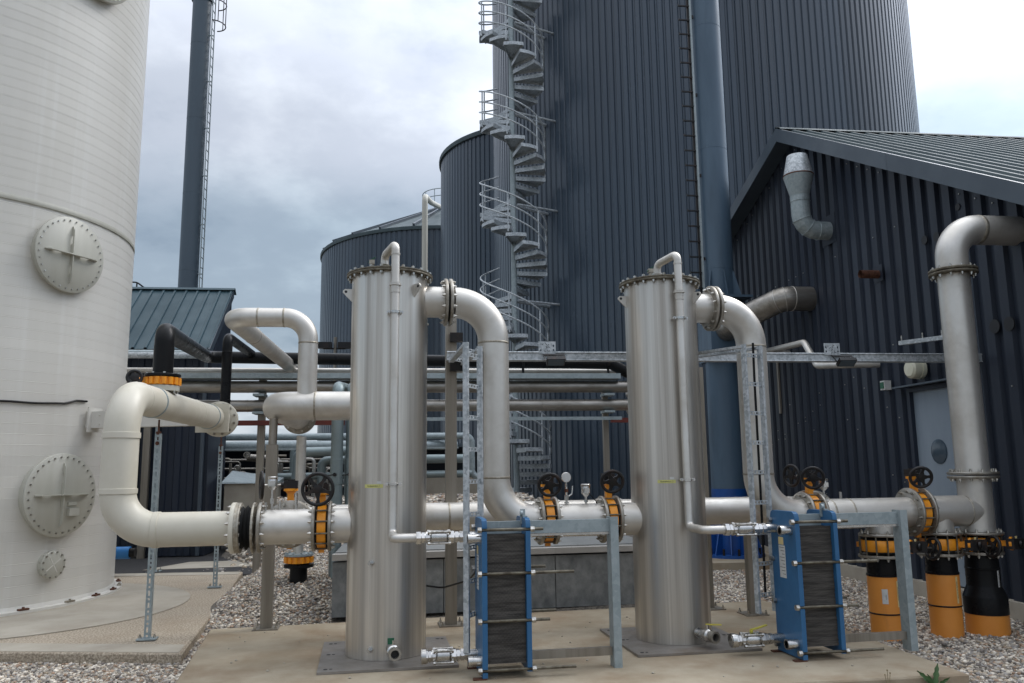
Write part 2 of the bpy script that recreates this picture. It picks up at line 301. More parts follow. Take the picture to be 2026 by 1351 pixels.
# scrubber pad, white tank pad with smooth disc, asphalt yard, far slab
PAD = [(-1.62, 5.55), (3.955, 5.69), (3.90, 9.02), (-1.965, 8.43)]
def bevel_slab(name, poly, z0, z1, m, bv=.015):
    b = MB(); c = V((sum(p[0] for p in poly)/len(poly), sum(p[1] for p in poly)/len(poly)))
    n = len(poly); ins = []
    for p in poly: d = (c-V(p)).normalized(); ins.append(V(p)+d*bv*1.4)
    vs_ = [(p[0], p[1], z0) for p in poly]+[(p[0], p[1], z1-bv) for p in poly]+[(p[0], p[1], z1) for p in ins]
    fs = [tuple(range(2*n, 3*n))]+[(i, (i+1) % n, (i+1) % n+n, i+n) for i in range(n)]+[(i+n, (i+1) % n+n, (i+1) % n+2*n, i+2*n) for i in range(n)]
    b.add(vs_, fs); return solid(name, b, m, kind='structure', sharp=25)
bevel_slab('concrete_pad', PAD, -.3, 0, 'concrete', .012)
WT = V((-6.03, 11.0, 0)); WR = 2.155
TP = [(-9.5, 8.95), (-1.935, 7.36), (-2.60, 13.05), (-9.5, 13.6)]
tp = bevel_slab('tank_pad', TP, -.3, 0, 'agg', .012)
def strip(poly, name, m, z=.004):
    b = MB(); b.prism(poly, (0, 0, z-.004), (1, 0, 0), (0, 1, 0), .008); return solid(name, b, m, kind='structure')
strip([(-9.45, 8.98), (-1.97, 7.40), (-2.005, 7.72), (-9.45, 9.32)], 'pad_border', 'concretegrey')
strip([(-9.45, 13.55), (-9.45, 13.2), (-2.60, 12.70), (-2.635, 13.02)], 'pad_border', 'concretegrey')
ca, cb, rd_ = V((-4.68, 10.08)), V((-7.6, 10.70)), 2.03; dpoly = []
for k in range(33): a = -1.78+math.pi*k/32; dpoly.append((ca.x+rd_*math.cos(a), ca.y+rd_*math.sin(a)))
for k in range(17): a = -1.78+math.pi+math.pi*k/16; dpoly.append((cb.x+rd_*math.cos(a), cb.y+rd_*math.sin(a)))
strip(dpoly, 'tank_disc', 'concretegrey', .010)
strip([(-14, 13.62), (-9.5, 13.62), (-2.64, 13.08), (-2.35, 13.3), (-1.95, 15.6), (-2.2, 26), (-14, 26)], 'asphalt_yard', 'asphalt', -.052)
strip([(-4.35, 14.0), (-2.75, 14.15), (-2.6, 15.1), (-3.9, 15.05)], 'concrete_strip', 'concretegrey', -.044)
b = MB(); b.prism([(4.35, 12.3), (6.05, 12.15), (6.05, 14.3), (4.2, 14.3)], (0, 0, -.06), (1, 0, 0), (0, 1, 0), .18); solid('flue_foundation', b, 'concrete', kind='structure')
b = MB(); b.bb(6.02, 16, 5.0, 15.6, -.3, .10); solid('shed_footing', b, 'concretegrey', kind='structure')
b = MB(); b.bb(-900, 1100, 88, 1400, -.2, .95); solid('far_field', b, 'land', kind='structure')

# pebbles: real stones over the visible gravel
def inside(px, py, poly):
    r = np.zeros(len(px), bool); n = len(poly)
    for i in range(n):
        x0, y0 = poly[i]; x1, y1 = poly[(i+1) % n]
        c = ((y0 > py) != (y1 > py)) & (px < (x1-x0)*(py-y0)/(y1-y0+1e-12)+x0); r ^= c
    return r
def pebbles(name, x0, x1, y0, y1, dens, r0, r1, excl, lab=None):
    n = int((x1-x0)*(y1-y0)*dens); px = rng.uniform(x0, x1, n); py = rng.uniform(y0, y1, n); k = np.ones(n, bool)
    for e in excl: k &= ~inside(px, py, e)
    px, py = px[k], py[k]; n = len(px)
    t = (1+5**.5)/2; ico = np.array([(-1, t, 0), (1, t, 0), (-1, -t, 0), (1, -t, 0), (0, -1, t), (0, 1, t), (0, -1, -t), (0, 1, -t), (t, 0, -1), (t, 0, 1), (-t, 0, -1), (-t, 0, 1)]); ico /= np.linalg.norm(ico[0])
    fi = np.array([(0, 11, 5), (0, 5, 1), (0, 1, 7), (0, 7, 10), (0, 10, 11), (1, 5, 9), (5, 11, 4), (11, 10, 2), (10, 7, 6), (7, 1, 8), (3, 9, 4), (3, 4, 2), (3, 2, 6), (3, 6, 8), (3, 8, 9), (4, 9, 5), (2, 4, 11), (6, 2, 10), (8, 6, 7), (9, 8, 1)])
    r = r0+(r1-r0)*rng.random(n)**1.6
    a = rng.uniform(.75, 1.45, n); bq = rng.uniform(.7, 1.1, n); c = rng.uniform(.45, .85, n)
    loc = ico[None]*(1+rng.uniform(-.18, .18, (n, 12, 1)))*np.stack([a, bq, c], 1)[:, None, :]*r[:, None, None]
    th = rng.uniform(0, 6.283, n); tl = rng.uniform(-.5, .5, n); ct, st = np.cos(th)[:, None], np.sin(th)[:, None]; cl, sl_ = np.cos(tl)[:, None], np.sin(tl)[:, None]
    X, Y, Z = loc[..., 0], loc[..., 1], loc[..., 2]; X, Z = X*cl-Z*sl_, X*sl_+Z*cl; X, Y = X*ct-Y*st, X*st+Y*ct
    zb = zg(px, py)+r*c*rng.uniform(-.2, 1.0, n)
    vv = np.stack([X+px[:, None], Y+py[:, None], Z+zb[:, None]], -1).reshape(-1, 3); ff = (fi[None]+12*np.arange(n)[:, None, None]).reshape(-1, 3)
    me = bpy.data.meshes.new(name); me.vertices.add(len(vv)); me.vertices.foreach_set('co', vv.ravel()); me.loops.add(ff.size); me.loops.foreach_set('vertex_index', ff.ravel().astype(np.int32))
    me.polygons.add(len(ff)); me.polygons.foreach_set('loop_start', np.arange(0, ff.size, 3, dtype=np.int32)); me.polygons.foreach_set('use_smooth', np.ones(len(ff), bool)); me.update(); me.validate()
    pal = np.array([(.42, .39, .35), (.30, .27, .235), (.52, .48, .42), (.20, .18, .16), (.34, .285, .22), (.26, .25, .245), (.30, .21, .15), (.60, .56, .50), (.14, .125, .115)])
    tone = pal[rng.integers(0, len(pal), n)]*rng.uniform(.95, 1.55, (n, 1))*np.array([1.03, 1.0, .95]); tone = np.concatenate([tone, np.ones((n, 1))], 1)
    at = me.attributes.new('tone', 'FLOAT_COLOR', 'POINT'); at.data.foreach_set('color', np.repeat(tone, 12, 0).ravel().astype(np.float32))
    me.materials.append(MT['stone']); o = bpy.data.objects.new(name, me); COL.objects.link(o); tag(o, lab, 'gravel', None, 'stuff'); return o
PL = [(-.86, 8.80), (2.7, 9.05), (2.7, 14), (-.86, 14)]
pebbles('gravel', -3.9, -1.6, 5.9, 8.0, 3600, .007, .020, [PAD, TP], 'small mixed pebbles in the bottom left corner before the tank pad')
pebbles('gravel', -2.65, -.80, 7.3, 13.5, 2800, .008, .022, [PAD, TP, PL], 'pale gravel bank between the two concrete pads')
pebbles('gravel', 3.0, 6.05, 5.2, 12.9, 2500, .008, .023, [PAD], 'mixed gravel around the orange pipes along the shed wall')
pebbles('gravel', -3.4, 2.3, 13.5, 21.5, 260, .02, .05, [], 'coarse gravel terrace under the far pipework')

# ---------------------------------------------------------------- white tank
wt = thing('storage_tank', 'huge white ribbed plastic tank with bolted round hatches at the left edge', 'tank', tuple(WT))
ch = .118; SEAM = 4.60; prof = [(WR-.0013, 0), (WR, .002), (WR, ch-.012), (WR+.0011, ch-.010), (WR+.0011, ch-.005), (WR-.0013, ch-.002), (WR-.0013, ch)]
b = MB(); seg = 112; n = len(prof)
for r, h in prof:
    for k in range(seg): a = 2*math.pi*k/seg; b.v.append((r*math.cos(a), r*math.sin(a), h))
for i in range(n-1):
    for k in range(seg): q = (k+1) % seg; b.f.append((i*seg+k, i*seg+q, (i+1)*seg+q, (i+1)*seg+k))
crs = mesh('shell_course', b, 'white', 9)
for i in range(80):
    z = .06+i*ch+(.07 if .06+i*ch > SEAM-.06 else 0); inst('shell_course', crs, wt, (0, 0, z))
b = MB(); zs = .06+39*ch
b.lathe([(WR+.003, 0), (WR+.005, .003), (WR+.005, .045), (WR-.002, .07)], (WT.x, WT.y, SEAM-.02), seg=112); part('seam_band', b, 'hatch', wt)
b = MB(); b.lathe([(WR+.10, .010), (WR+.10, .035), (WR+.02, .040), (WR+.006, .075)], (WT.x, WT.y, 0), seg=112); part('base_flange', b, 'white', wt)
b = MB(); b.lathe([(WR-.01, 0), (WR-.01, .02), (.1, .6)], (WT.x, WT.y, .06+80*ch+.05), seg=64); part('roof', b, 'white', wt)
b = MB(); b.tubering((WT.x, WT.y, 0), (0, 0, 1), WR-.3, WR-.012, .01, 9.5, 64); part('inner_wall', b, 'white', wt)
def clip(i, a):
    d = V((math.cos(R(a)), math.sin(R(a)), 0)); t = V((-d.y, d.x, 0)); c = WT+d*(WR+.07)
    rot = Matrix((t, d, V((0, 0, 1)))).transposed(); mb = MB(); mb.box(c+V((0, 0, .047)), (.11, .05, .018), rot); mb.cyl(c+V((0, 0, .05)), c+V((0, 0, .072)), .014, seg=6)
    part('anchor_clamp', mb, 'rust' if i % 3 else 'weld', wt)
for i, a in enumerate((-62, -48, -36, -21, -9, 4, 15, 26)): clip(i, a)
def hatch(ang, z, r, out, nb, ribs, name='hatch', cov=.045):
    a = R(ang); d = V((math.cos(a), math.sin(a), 0)); t = V((-d.y, d.x, 0)); zz = V((0, 0, 1)); c = WT+V((0, 0, z))+d*(WR-.08)
    mb = MB(); mb.cyl(c, c+d*(.08+out), r*.93, seg=48); h = part(name, mb, 'hatch', wt)
    mb = MB(); mb.lathe([(r-.004, 0), (r, .004), (r, cov*.44), (r*.985, cov*.46), (r*.985, cov*.54), (r, cov*.56), (r, cov-.004), (r-.004, cov)], c+d*(.08+out), d, 64); part('cover', mb, 'hatch', h, sharp=50)
    f0 = .08+out+cov; mb = MB(); mb.bolts(c, d, r*.91, nb, .0105, f0, f0+.012)
    if out > .04: mb.bolts(c, d, r*.91, nb, .0125, f0-cov-.018, f0-cov)
    part('bolts', mb, 'bolt', h, 'stuff')
    if ribs:
        L = r*.76; dp = .052; o = c+d*(f0-.002)
        def rib(al, L, dp):
            poly = [(-L, 0), (-L*.70, 0), (-L*.66, dp*.45), (-L*.40, dp*.45), (-L*.36, 0), (L*.36, 0), (L*.40, dp*.45), (L*.66, dp*.45), (L*.70, 0), (L, 0), (L, dp*.35), (L*.86, dp), (-L*.86, dp), (-L, dp*.35)]
            m_ = MB(); m_.prism(poly, o, al, d, .012); part('stiffener', m_, 'hatch', h)
        rib(t, L, dp*1.25); rib(zz, L, dp*.9)
    return h, c, d, t, f0
hatch(-29.8, 4.07, .455, .035, 32, True)
h2, c2, d2, t2, f2 = hatch(-27.2, 1.26, .472, .045, 32, True)
hatch(-26.1, 7.90, .455, .07, 32, True)
mb = MB(); q = c2+d2*f2
rot = Matrix((t2, d2, V((0, 0, 1)))).transposed()
mb.box(q+t2*.145+V((0, 0, -.20))+d2*.025, (.135, .05, .085), rot); part('document_pocket', mb, 'hatch', h2)
mb = MB(); mb.box(q+t2*.14+V((0, 0, -.105))+d2*.012, (.115, .024, .036), rot); part('name_plate', mb, 'hatch', h2)
hs, cs, ds, ts, fs_ = hatch(-28.0, .485, .155, .05, 12, False, 'small_hatch', .03)
for an in (35, -60):
    mb = MB(); e1 = ts*math.cos(R(an))+V((0, 0, 1))*math.sin(R(an)); rr = Matrix((e1, ds, e1.cross(ds))).transposed(); mb.box(cs+ds*fs_, (.21, .004, .012), rr); part('cover_seam', mb, 'white', hs)
# bracket box on the tank, beam that carries the cream pipe, and the black cable
a = R(-15.5); bd = V((math.cos(a), math.sin(a), 0)); bp0 = WT+bd*(WR-.03)
tb = thing('support_beam', 'white boxed support arm reaching from the tank to the cream pipe', 'bracket', (-3.2, 10.1, 2.02))
p0 = V((bp0.x, bp0.y, 2.14)); p1 = V((-2.30, 9.86, 2.14)); dd = (p1-p0).normalized(); sd_ = V((-dd.y, dd.x, 0)); rt = Matrix((dd, sd_, V((0, 0, 1)))).transposed()
mb = MB(); mb.box((p0+p1)/2, ((p1-p0).length, .14, .20), rt); part('beam', mb, 'white', tb)
mb = MB(); mb.box(p0+dd*.10, (.02, .24, .30), rt)
for s in (-.055, .055): mb.cyl(p0+dd*.22-sd_*.07+V((0, 0, s)), p0+dd*.22-sd_*.082+V((0, 0, s)), .011, seg=6)
part('end_plate', mb, 'white', tb)
mb = MB(); mb.bb(-2.56, -2.19, 9.84, 9.88, 1.955, 2.29); part('saddle_plate', mb, 'cream', tb)
pts = []
for i in range(26):
    t = i/25; ang = R(-75+t*57); z = 2.265+.05*t+(.05*sm(.84, .93, t)-.005*math.sin(t*21)); pts.append(WT+V((math.cos(ang), math.sin(ang), 0))*(WR+.016)+V((0, 0, float(z))))
mb = MB(); mb.sweep(pts, .0125, 8); c_ = solid('cable', mb, 'black', 'black cable clipped across the white tank to the support arm', 'cable')

# ---------------------------------------------------------------- shed on the right
XW = 6.08; RY, RZ = 11.92, 6.90
sR, sL = .547, .335
EYR, EYL = 5.35, 15.5
def roofz(y): return RZ-sR*(RY-y) if y < RY else RZ-sL*(y-RY)
sh = thing('shed', 'dark navy corrugated shed with a low gable roof at the right edge', 'building', (XW, 10, 0))
PITCH = .25
def profile(y0, nrib):
    o = []
    for i in range(nrib):
        y = y0+i*PITCH; o += [(y, .045), (y+.090, .045), (y+.108, 0), (y+.232, 0)]
    o.append((y0+nrib*PITCH, .045)); return o
DOOR = (8.44, 9.44, .10, 2.42)
def wallsheet(y0, nrib, zlo, zhi=None, nm='cladding_sheet'):
    mb = MB(); pr = profile(y0, nrib)
    for i, (y, x) in enumerate(pr): mb.v += [(XW+x, y, zlo), (XW+x, y, min(roofz(y)-.10, zhi or 99))]
    mb.f = [(2*i, 2*i+1, 2*i+3, 2*i+2) for i in range(len(pr)-1)]
    return part(nm, mb, 'navy', sh, sharp=20)
y = 5.44
while y < 15.2:
    nr = 4
    if y+1 <= DOOR[0]+.01 or y >= DOOR[1]-.01: wallsheet(y, nr, .09)
    else: wallsheet(y, nr, DOOR[3]+.03)
    y += 1.0
mb = MB(); poly = [(5.4, .05), (15.4, .05), (15.4, roofz(15.4)-.11), (RY, RZ-.11), (5.4, roofz(5.4)-.11)]
mb.prism(poly, (XW+.11, 0, 0), (0, 1, 0), (0, 0, 1), .10); part('wall_core', mb, 'dark', sh)
mb = MB(); mb.bb(XW+.2, 16, 5.44, 5.54, .05, roofz(5.44)-.15); mb.bb(XW+.2, 16, 15.3, 15.4, .05, roofz(15.3)-.15); mb.bb(15.9, 16, 5.5, 15.3, .05, 3.4); part('back_walls', mb, 'navy', sh)
# roof sheets with ribs running down the slope
def roofsheet(x0, x1, ye):
    mb = MB(); pr = []
    x = x0
    while x < x1-.01:
        pr += [(x, 0), (x+.17, 0), (x+.185, .035), (x+.235, .035)]; x += .25
    pr.append((x1, 0))
    for x, h in pr: mb.v += [(x, RY, RZ+h), (x, ye, roofz(ye)+h)]
    mb.f = [(2*i, 2*i+1, 2*i+3, 2*i+2) for i in range(len(pr)-1)]; part('roof_sheet', mb, 'roofgrey', sh, sharp=20)
for i in range(10):
    for ye in (EYR, EYL): roofsheet(5.82+i, 6.82+i, ye)
mb = MB(); n_ = 41
for i in range(n_):
    x = 5.80+i*10.1/(n_-1); mb.v += [(x, RY-.16, RZ-.04), (x, RY-.14, RZ-.028+.015), (x, RY, RZ+.055), (x, RY+.14, RZ-.02), (x, RY+.16, RZ-.03)]
for i in range(n_-1):
    for k in range(4): mb.f.append((i*5+k, i*5+k+1, i*5+k+6, i*5+k+5))
part('ridge_cap', mb, 'roofgrey', sh)
for (ya, yb, nm) in ((RY, 9.0, 'fascia'), (8.995, EYR, 'fascia'), (RY, EYL, 'fascia')):
    mb = MB(); za, zb = roofz(ya), roofz(yb); d = -.195
    mb.add([(5.80, ya, za+.03), (5.80, yb, zb+.03), (5.80, yb, zb+d), (5.80, ya, za+d), (5.84, ya, za+.03), (5.84, yb, zb+.03), (5.84, yb, zb+d), (5.84, ya, za+d), (6.08, ya, za+d+.02), (6.08, yb, zb+d+.02)],
           [(0, 1, 2, 3), (4, 7, 6, 5), (0, 4, 5, 1), (3, 2, 6, 7), (7, 6, 9, 8)])
    part(nm, mb, 'navytrim', sh, sharp=20)
# flashing patches round the wall openings, punched holes, screws
def patch(y0, y1, z0, z1):
    mb = MB(); mb.bb(XW-.008, XW-.002, y0, y1, z0, z1); part('flashing_plate', mb, 'navy', sh)
patch(10.80, 11.20, 4.72, 5.16); patch(9.72, 9.93, 3.88, 4.10)
for (y, z, r) in ((8.80, 4.157, .055), (8.575, 4.134, .055), (7.775, 2.92, .075), (7.565, 2.91, .075), (8.16, 4.36, .04)):
    mb = MB(); mb.lathe([(r, 0), (r, .012)], (XW-.010, y, z), (1, 0, 0), 20); part('punched_hole', mb, 'dark', sh)
mb = MB()
for y in np.arange(5.62, 15, .25):
    for z in (.6+.35*y % .9, 1.9+.6*y % .7, 3.2-.31*(y-9), 4.5, roofz(y)-.32):
        if random.random() < .45 and z < roofz(y)-.2 and not (DOOR[0]-.1 < y < DOOR[1]+.1 and z < 2.5): mb.cyl((XW, y, z), (XW-.010, y, z), .009, seg=6)
part('screws', mb, 'bolt', sh, 'stuff')
mb = MB(); mb.bb(XW+.05, XW+.09, DOOR[0]+.05, DOOR[1]-.06, DOOR[2]+.02, DOOR[3]-.05); dr = part('door', mb, 'door', sh)
mb = MB(); mb.bb(XW+.0, XW+.10, DOOR[0]-.01, DOOR[0]+.05, DOOR[2], DOOR[3]); mb.bb(XW+.0, XW+.10, DOOR[1]-.06, DOOR[1], DOOR[2], DOOR[3]); mb.bb(XW+.0, XW+.10, DOOR[0]+.05, DOOR[1]-.06, DOOR[3]-.05, DOOR[3]); part('frame', mb, 'navy', dr)
mb = MB(); mb.lathe([(.145, 0), (.145, .008), (.13, .012)], (XW+.05, 8.97, 1.634), (-1, 0, 0), 36); part('round_window', mb, 'darkglass', dr)
mb = MB(); mb.bb(XW-.11, XW+.0, DOOR[0]-.12, DOOR[1]+.12, DOOR[3]+.01, DOOR[3]+.03); part('drip_cap', mb, 'navytrim', sh)
# things fixed on the wall
vt = thing('wall_vent', 'galvanised roof-style vent elbow with flared cowl high on the shed wall', 'vent', (XW, 11.0, 4.9))
pth = arc_path([(XW-.005, 11.0, 4.93), (5.66, 11.0, 4.93), (5.66, 11.0, 5.35)], .24, 5)
mb = MB(); mb.sweep(pth, .135, 24); mb.cyl((5.66, 11, 5.35), (5.66, 11, 5.45), .137, .14, 24); part('elbow', mb, 'galvdull', vt, sharp=10)
for i in (1, 3, 5): mb = MB(); mb.torus(pth[i], pth[i+1]-pth[i-1], .138, .006, 24, 6); part('joint_ring', mb, 'galvdull', vt)
mb = MB(); mb.torus((5.66, 11, 5.37), (0, 0, 1), .138, .007, 24, 6); part('joint_ring', mb, 'galvdull', vt)
mb = MB(); mb.lathe([(.135, 0), (.215, .30), (.217, .31)], (5.66, 11, 5.45), seg=28); part('lower_cone', mb, 'galvdull', vt)
mb = MB(); mb.lathe([(.212, 0), (.150, .30), (.146, .305), (.12, .28)], (5.66, 11, 5.78), seg=28); part('upper_cowl', mb, 'galv', vt)
mb = MB(); mb.torus((5.66, 11, 5.77), (0, 0, 1), .212, .012, 28, 6); part('rust_band', mb, 'rust', vt)
mb = MB(); mb.sweep([(XW-.005, 9.82, 3.98), (5.82, 9.82, 3.98)], .055, 18, False); mb.sweep([(5.82, 9.82, 3.98), (XW-.005, 9.82, 3.98)], .047, 18, False); solid('exhaust_stub', mb, 'rust', 'short rusty open pipe stub poking out of the shed wall', 'pipe')
lp = thing('wall_lamp', 'round cream bulkhead lamp on the shed wall above the door', 'lamp', (XW, 9.1, 2.6))
mb = MB(); mb.cyl((XW-.002, 9.1, 2.63), (XW-.05, 9.1, 2.63), .125, seg=32); part('base', mb, 'lampwhite', lp)
mb = MB(); mb.lathe([(.118, 0), (.122, .03), (.115, .09), (.09, .115), (.0, .122)], (XW-.05, 9.1, 2.63), (-1, 0, 0), 32); part('globe', mb, 'lampwhite', lp)
mb = MB(); mb.box((XW-.045, 9.80, 2.50), (.09, .10, .12)); sw = solid('sensor_box', mb, 'whitelabel', 'small white sensor box beside the door frame of the shed', 'sensor')
mb = MB(); mb.box((XW-.095, 9.80, 2.50), (.012, .07, .08)); o = part('lens', mb, 'green', sw); o.location = (0, 0, 0)
br = thing('wall_bracket', 'galvanised channel arm jutting from the shed wall behind the tall riser', 'bracket', (XW, 8.7, 2.9))
mb = MB(); p0, p1 = V((5.78, 9.02, 2.93)), V((6.07, 8.55, 2.93)); mb.sweep([p0, p1], 0, sq=(.06, .05)); part('channel', mb, 'galv', br)
mb = MB()
for t in (.05, .5, .9): c = p0.lerp(p1, t); mb.cyl(c, c+V((0, 0, .09)), .008, seg=6)
part('stud', mb, 'bolt', br, 'stuff')
# drooping conduit pipe and downpipe strip on the shed wall
mb = MB(); mb.sweep(arc_path([(XW-.02, 12.5, 3.30), (5.55, 12.4, 3.30), (5.55, 10.95, 3.24), (5.55, 10.62, 2.86), (5.60, 10.05, 2.80), (XW-.02, 9.95, 2.80)], [.1, .12, .12, .1], 6), .048, 16); solid('bent_pipe', mb, 'steel', 'thin bent stainless pipe with a kink behind the long galvanised tray', 'pipe')
mb = MB(); mb.bb(XW-.03, XW-.002, 12.93, 12.98, 2.35, 3.25); solid('wall_strip', mb, 'post', 'narrow vertical steel strip on the shed wall beside the flue', 'bracket')

# ---------------------------------------------------------------- insulated exhaust duct and flue
fl = thing('flue_stack', 'tall blue-grey flue with bright blue gusseted foot between shed and big silo', 'chimney', (5.19, 13.2, .03))
FX, FY = 5.19, 13.2
mb = MB(); mb.cyl((FX, FY, 1.12), (FX, FY, 4.30), .285, seg=40); part('lower_tube', mb, 'flue', fl)
mb = MB(); mb.cyl((FX, FY, .06), (FX, FY, 1.12), .29, seg=40); part('foot_tube', mb, 'bluefoot', fl)
mb = MB(); mb.cyl((FX, FY, .03), (FX, FY, .075), .52, seg=40); rg = part('base_ring', mb, 'bluefoot', fl)
for k in range(12):
    a = R(k*30+7); d = V((math.cos(a), math.sin(a), 0)); mb = MB(); mb.prism([(.28, .075), (.50, .075), (.485, .13), (.33, .56), (.28, .60)], (FX, FY, 0), d, (0, 0, 1), .016); part('gusset', mb, 'bluefoot', fl)
mb = MB()
for k in range(12):
    a = R(k*30+22); c = V((FX+.455*math.cos(a), FY+.455*math.sin(a), .075)); mb.cyl(c, c+V((0, 0, .10)), .022, seg=8)
part('anchor_nuts', mb, 'blackpaint', fl, 'stuff')
mb = MB(); mb.box((FX, FY, 4.32), (.86, .86, .04)); part('joint_plate', mb, 'flue', fl)
mb = MB(); mb.box((FX-.02, FY-.05, 3.72), (.58, .62, .95)); part('inlet_box', mb, 'flue', fl)
for k in range(8):
    a = R(k*45); d = V((math.cos(a), math.sin(a), 0)); mb = MB(); mb.prism([(.27, 4.34), (.41, 4.34), (.41, 4.37), (.29, 4.80), (.27, 4.80)], (FX, FY, 0), d, (0, 0, 1), .014); part('joint_fin', mb, 'flue', fl)
mb = MB(); mb.cyl((FX, FY, 4.34), (FX, FY, 14.5), .272, seg=40); part('upper_tube', mb, 'flue', fl)
mb = MB()
for z in (4.85, 7.02, 9.35, 11.7): mb.lathe([(.272, -.006), (.2745, -.004), (.2745, .004), (.272, .006)], (FX, FY, z), seg=40)
part('weld_seam', mb, 'flue', fl)
fd = thing('flue_ladder', 'dark single-rail ladder running up the left side of the blue-grey flue', 'ladder', (FX-.36, FY-.1, 4.3))
mb = MB()
mb.bb(FX-.335, FX-.300, FY-.16, FY-.10, 4.36, 14.4); part('rail', mb, 'galvdull', fd)
mb = MB(); mb.bb(FX-.375, FX-.335, FY-.13, FY-.11, 4.36, 14.4); part('fall_arrest_rail', mb, 'blackpaint', fd)
mb = MB()
for z in np.arange(5.0, 14.3, 1.5): mb.bb(FX-.30, FX-.26, FY-.15, FY-.11, z, z+.05)
part('stand_off', mb, 'blackpaint', fd, 'stuff')
rb = MB(); rb.bb(-.215, 0, -.012, .012, -.012, .012); rb.bb(-.227, -.215, -.012, .012, -.012, .03); rme = mesh('rung', rb, 'blackpaint')
for z in np.arange(4.5, 14.3, .275): inst('rung', rme, fd, (.045, -.045, z-4.3))
dc = thing('exhaust_duct', 'curved segmented stainless duct from the shed wall to the flue', 'duct', (5.7, 12, 3.8))
dp = arc_path([(XW-.005, 11.68, 4.04), (5.62, 11.68, 4.04), (5.22, 12.30, 3.84), (5.15, 12.86, 3.74)], [.25, .3], 5)
mb = MB(); mb.sweep(dp, .19, 32); part('tube', mb, 'rackpipe', dc, sharp=12)
for i in range(1, len(dp)-1, 2): mb = MB(); mb.torus(dp[i], dp[i+1]-dp[i-1], .191, .006, 32, 6); part('joint_ring', mb, 'steel', dc)

# ---------------------------------------------------------------- big ribbed silos
def silo(name, label, c, r, H, z0, roofrise, pitch, m='navytank', ribs=5, depth=.038):
    t = thing(name, label, 'silo', (c[0], c[1], z0)); nr = int(round(2*math.pi*r/pitch/ribs))*ribs; dth = 2*math.pi/nr; ns = nr//ribs
    mb = MB(); pr = []
    for i in range(ribs):
        for f, dd in ((0, -depth), (.20, -depth), (.32, 0), (.88, 0)): pr.append(((i+f)*dth, r+dd))
    pr.append((ribs*dth, r-depth))
    for a, q in pr: mb.v += [(q*math.cos(a), q*math.sin(a), 0), (q*math.cos(a), q*math.sin(a), H-z0)]
    mb.f = [(2*i, 2*i+2, 2*i+3, 2*i+1) for i in range(len(pr)-1)]; me = mesh('cladding_sheet', mb, m, 20)
    to = math.atan2(-c[1], -c[0])   # build only the sheets that face the site
    for k in range(ns):
        a = k*ribs*dth; mid = a+ribs*dth/2; df = (mid-to+math.pi) % (2*math.pi)-math.pi
        if abs(df) < R(118): inst('cladding_sheet', me, t, (0, 0, 0), (0, 0, a))
    mb = MB(); mb.cyl((c[0], c[1], z0), (c[0], c[1], H-.05), r-depth-.06, seg=96); part('shell', mb, m, t)
    mb = MB(); mb.lathe([(r-.1, H-.16), (r+.09, H-.16), (r+.10, H-.02), (r+.09, H+.05), (r+.02, H+.06), (.6, H+roofrise), (.6, H+roofrise+.2)], (c[0], c[1], 0), seg=72); part('roof', mb, 'roofgrey', t, sharp=20)
    return t
DT = (9.697, 26.267); DR = 7.09
bigsilo = silo('silo', 'largest dark blue ribbed silo rising out of the picture behind the shed', DT, DR, 23, .55, 1.2, .205)
BT = (6.23, 38.5); silo('silo', 'medium dark ribbed silo seen just left of the spiral stair', BT, 5.09, 16.6, .6, 1.0, .26)
AT = (1.95, 54.97); lowsilo = silo('silo', 'low wide dark ribbed silo with shallow cone roof at far left', AT, 8.40, 15.75, .7, 3.7, .33)
for k in range(24):
    a = 2*math.pi*k/24; d = V((math.cos(a), math.sin(a), 0)); mb = MB(); p = V((AT[0], AT[1], 0)); mb.sweep([p+d*8.4+V((0, 0, 15.9)), p+d*.7+V((0, 0, 19.5))], 0, sq=(.14, .16)); part('roof_rib', mb, 'navytrim', lowsilo)
vp = thing('vent_pipe', 'thin stainless vent pipe bending over the roof of the low silo', 'pipe', (2.6, 44.5, 8))
# slender pipe with bend beside the medium silo (stands against the low silo)
vpx = .55
mb = MB(); mb.sweep(arc_path([(.42, 45.0, .8), (.42, 45.0, 17.05), (.8, 48, 17.7), (1.4, 51.5, 18.6)], .5, 6), .165, 16); part('tube', mb, 'hatch', vp)
mb = MB()
for z in (9.5, 11.4): mb.tubering((.42, 45, z), (0, 0, 1), .16, .24, 0, .08, 20)
mb.bb(.05, .8, 44.96, 45.3, 12.2, 12.28)
part('collar', mb, 'hatch', vp, 'stuff')
rl = thing('roof_railing', 'grey guard rail arc on top of the low silo', 'railing', (1.95, 54.97, 18))
mb = MB()
for z in (19.9, 20.4):
    mb.sweep([(AT[0]+1.6*math.cos(a), AT[1]+1.6*math.sin(a), z+.15) for a in np.linspace(math.pi, 2*math.pi, 18)], .03, 6)
for a in np.linspace(math.pi, 2*math.pi, 7): mb.cyl((AT[0]+1.6*math.cos(a), AT[1]+1.6*math.sin(a), 18.9), (AT[0]+1.6*math.cos(a), AT[1]+1.6*math.sin(a), 20.55), .03, seg=6)
part('rails', mb, 'galvdull', rl)

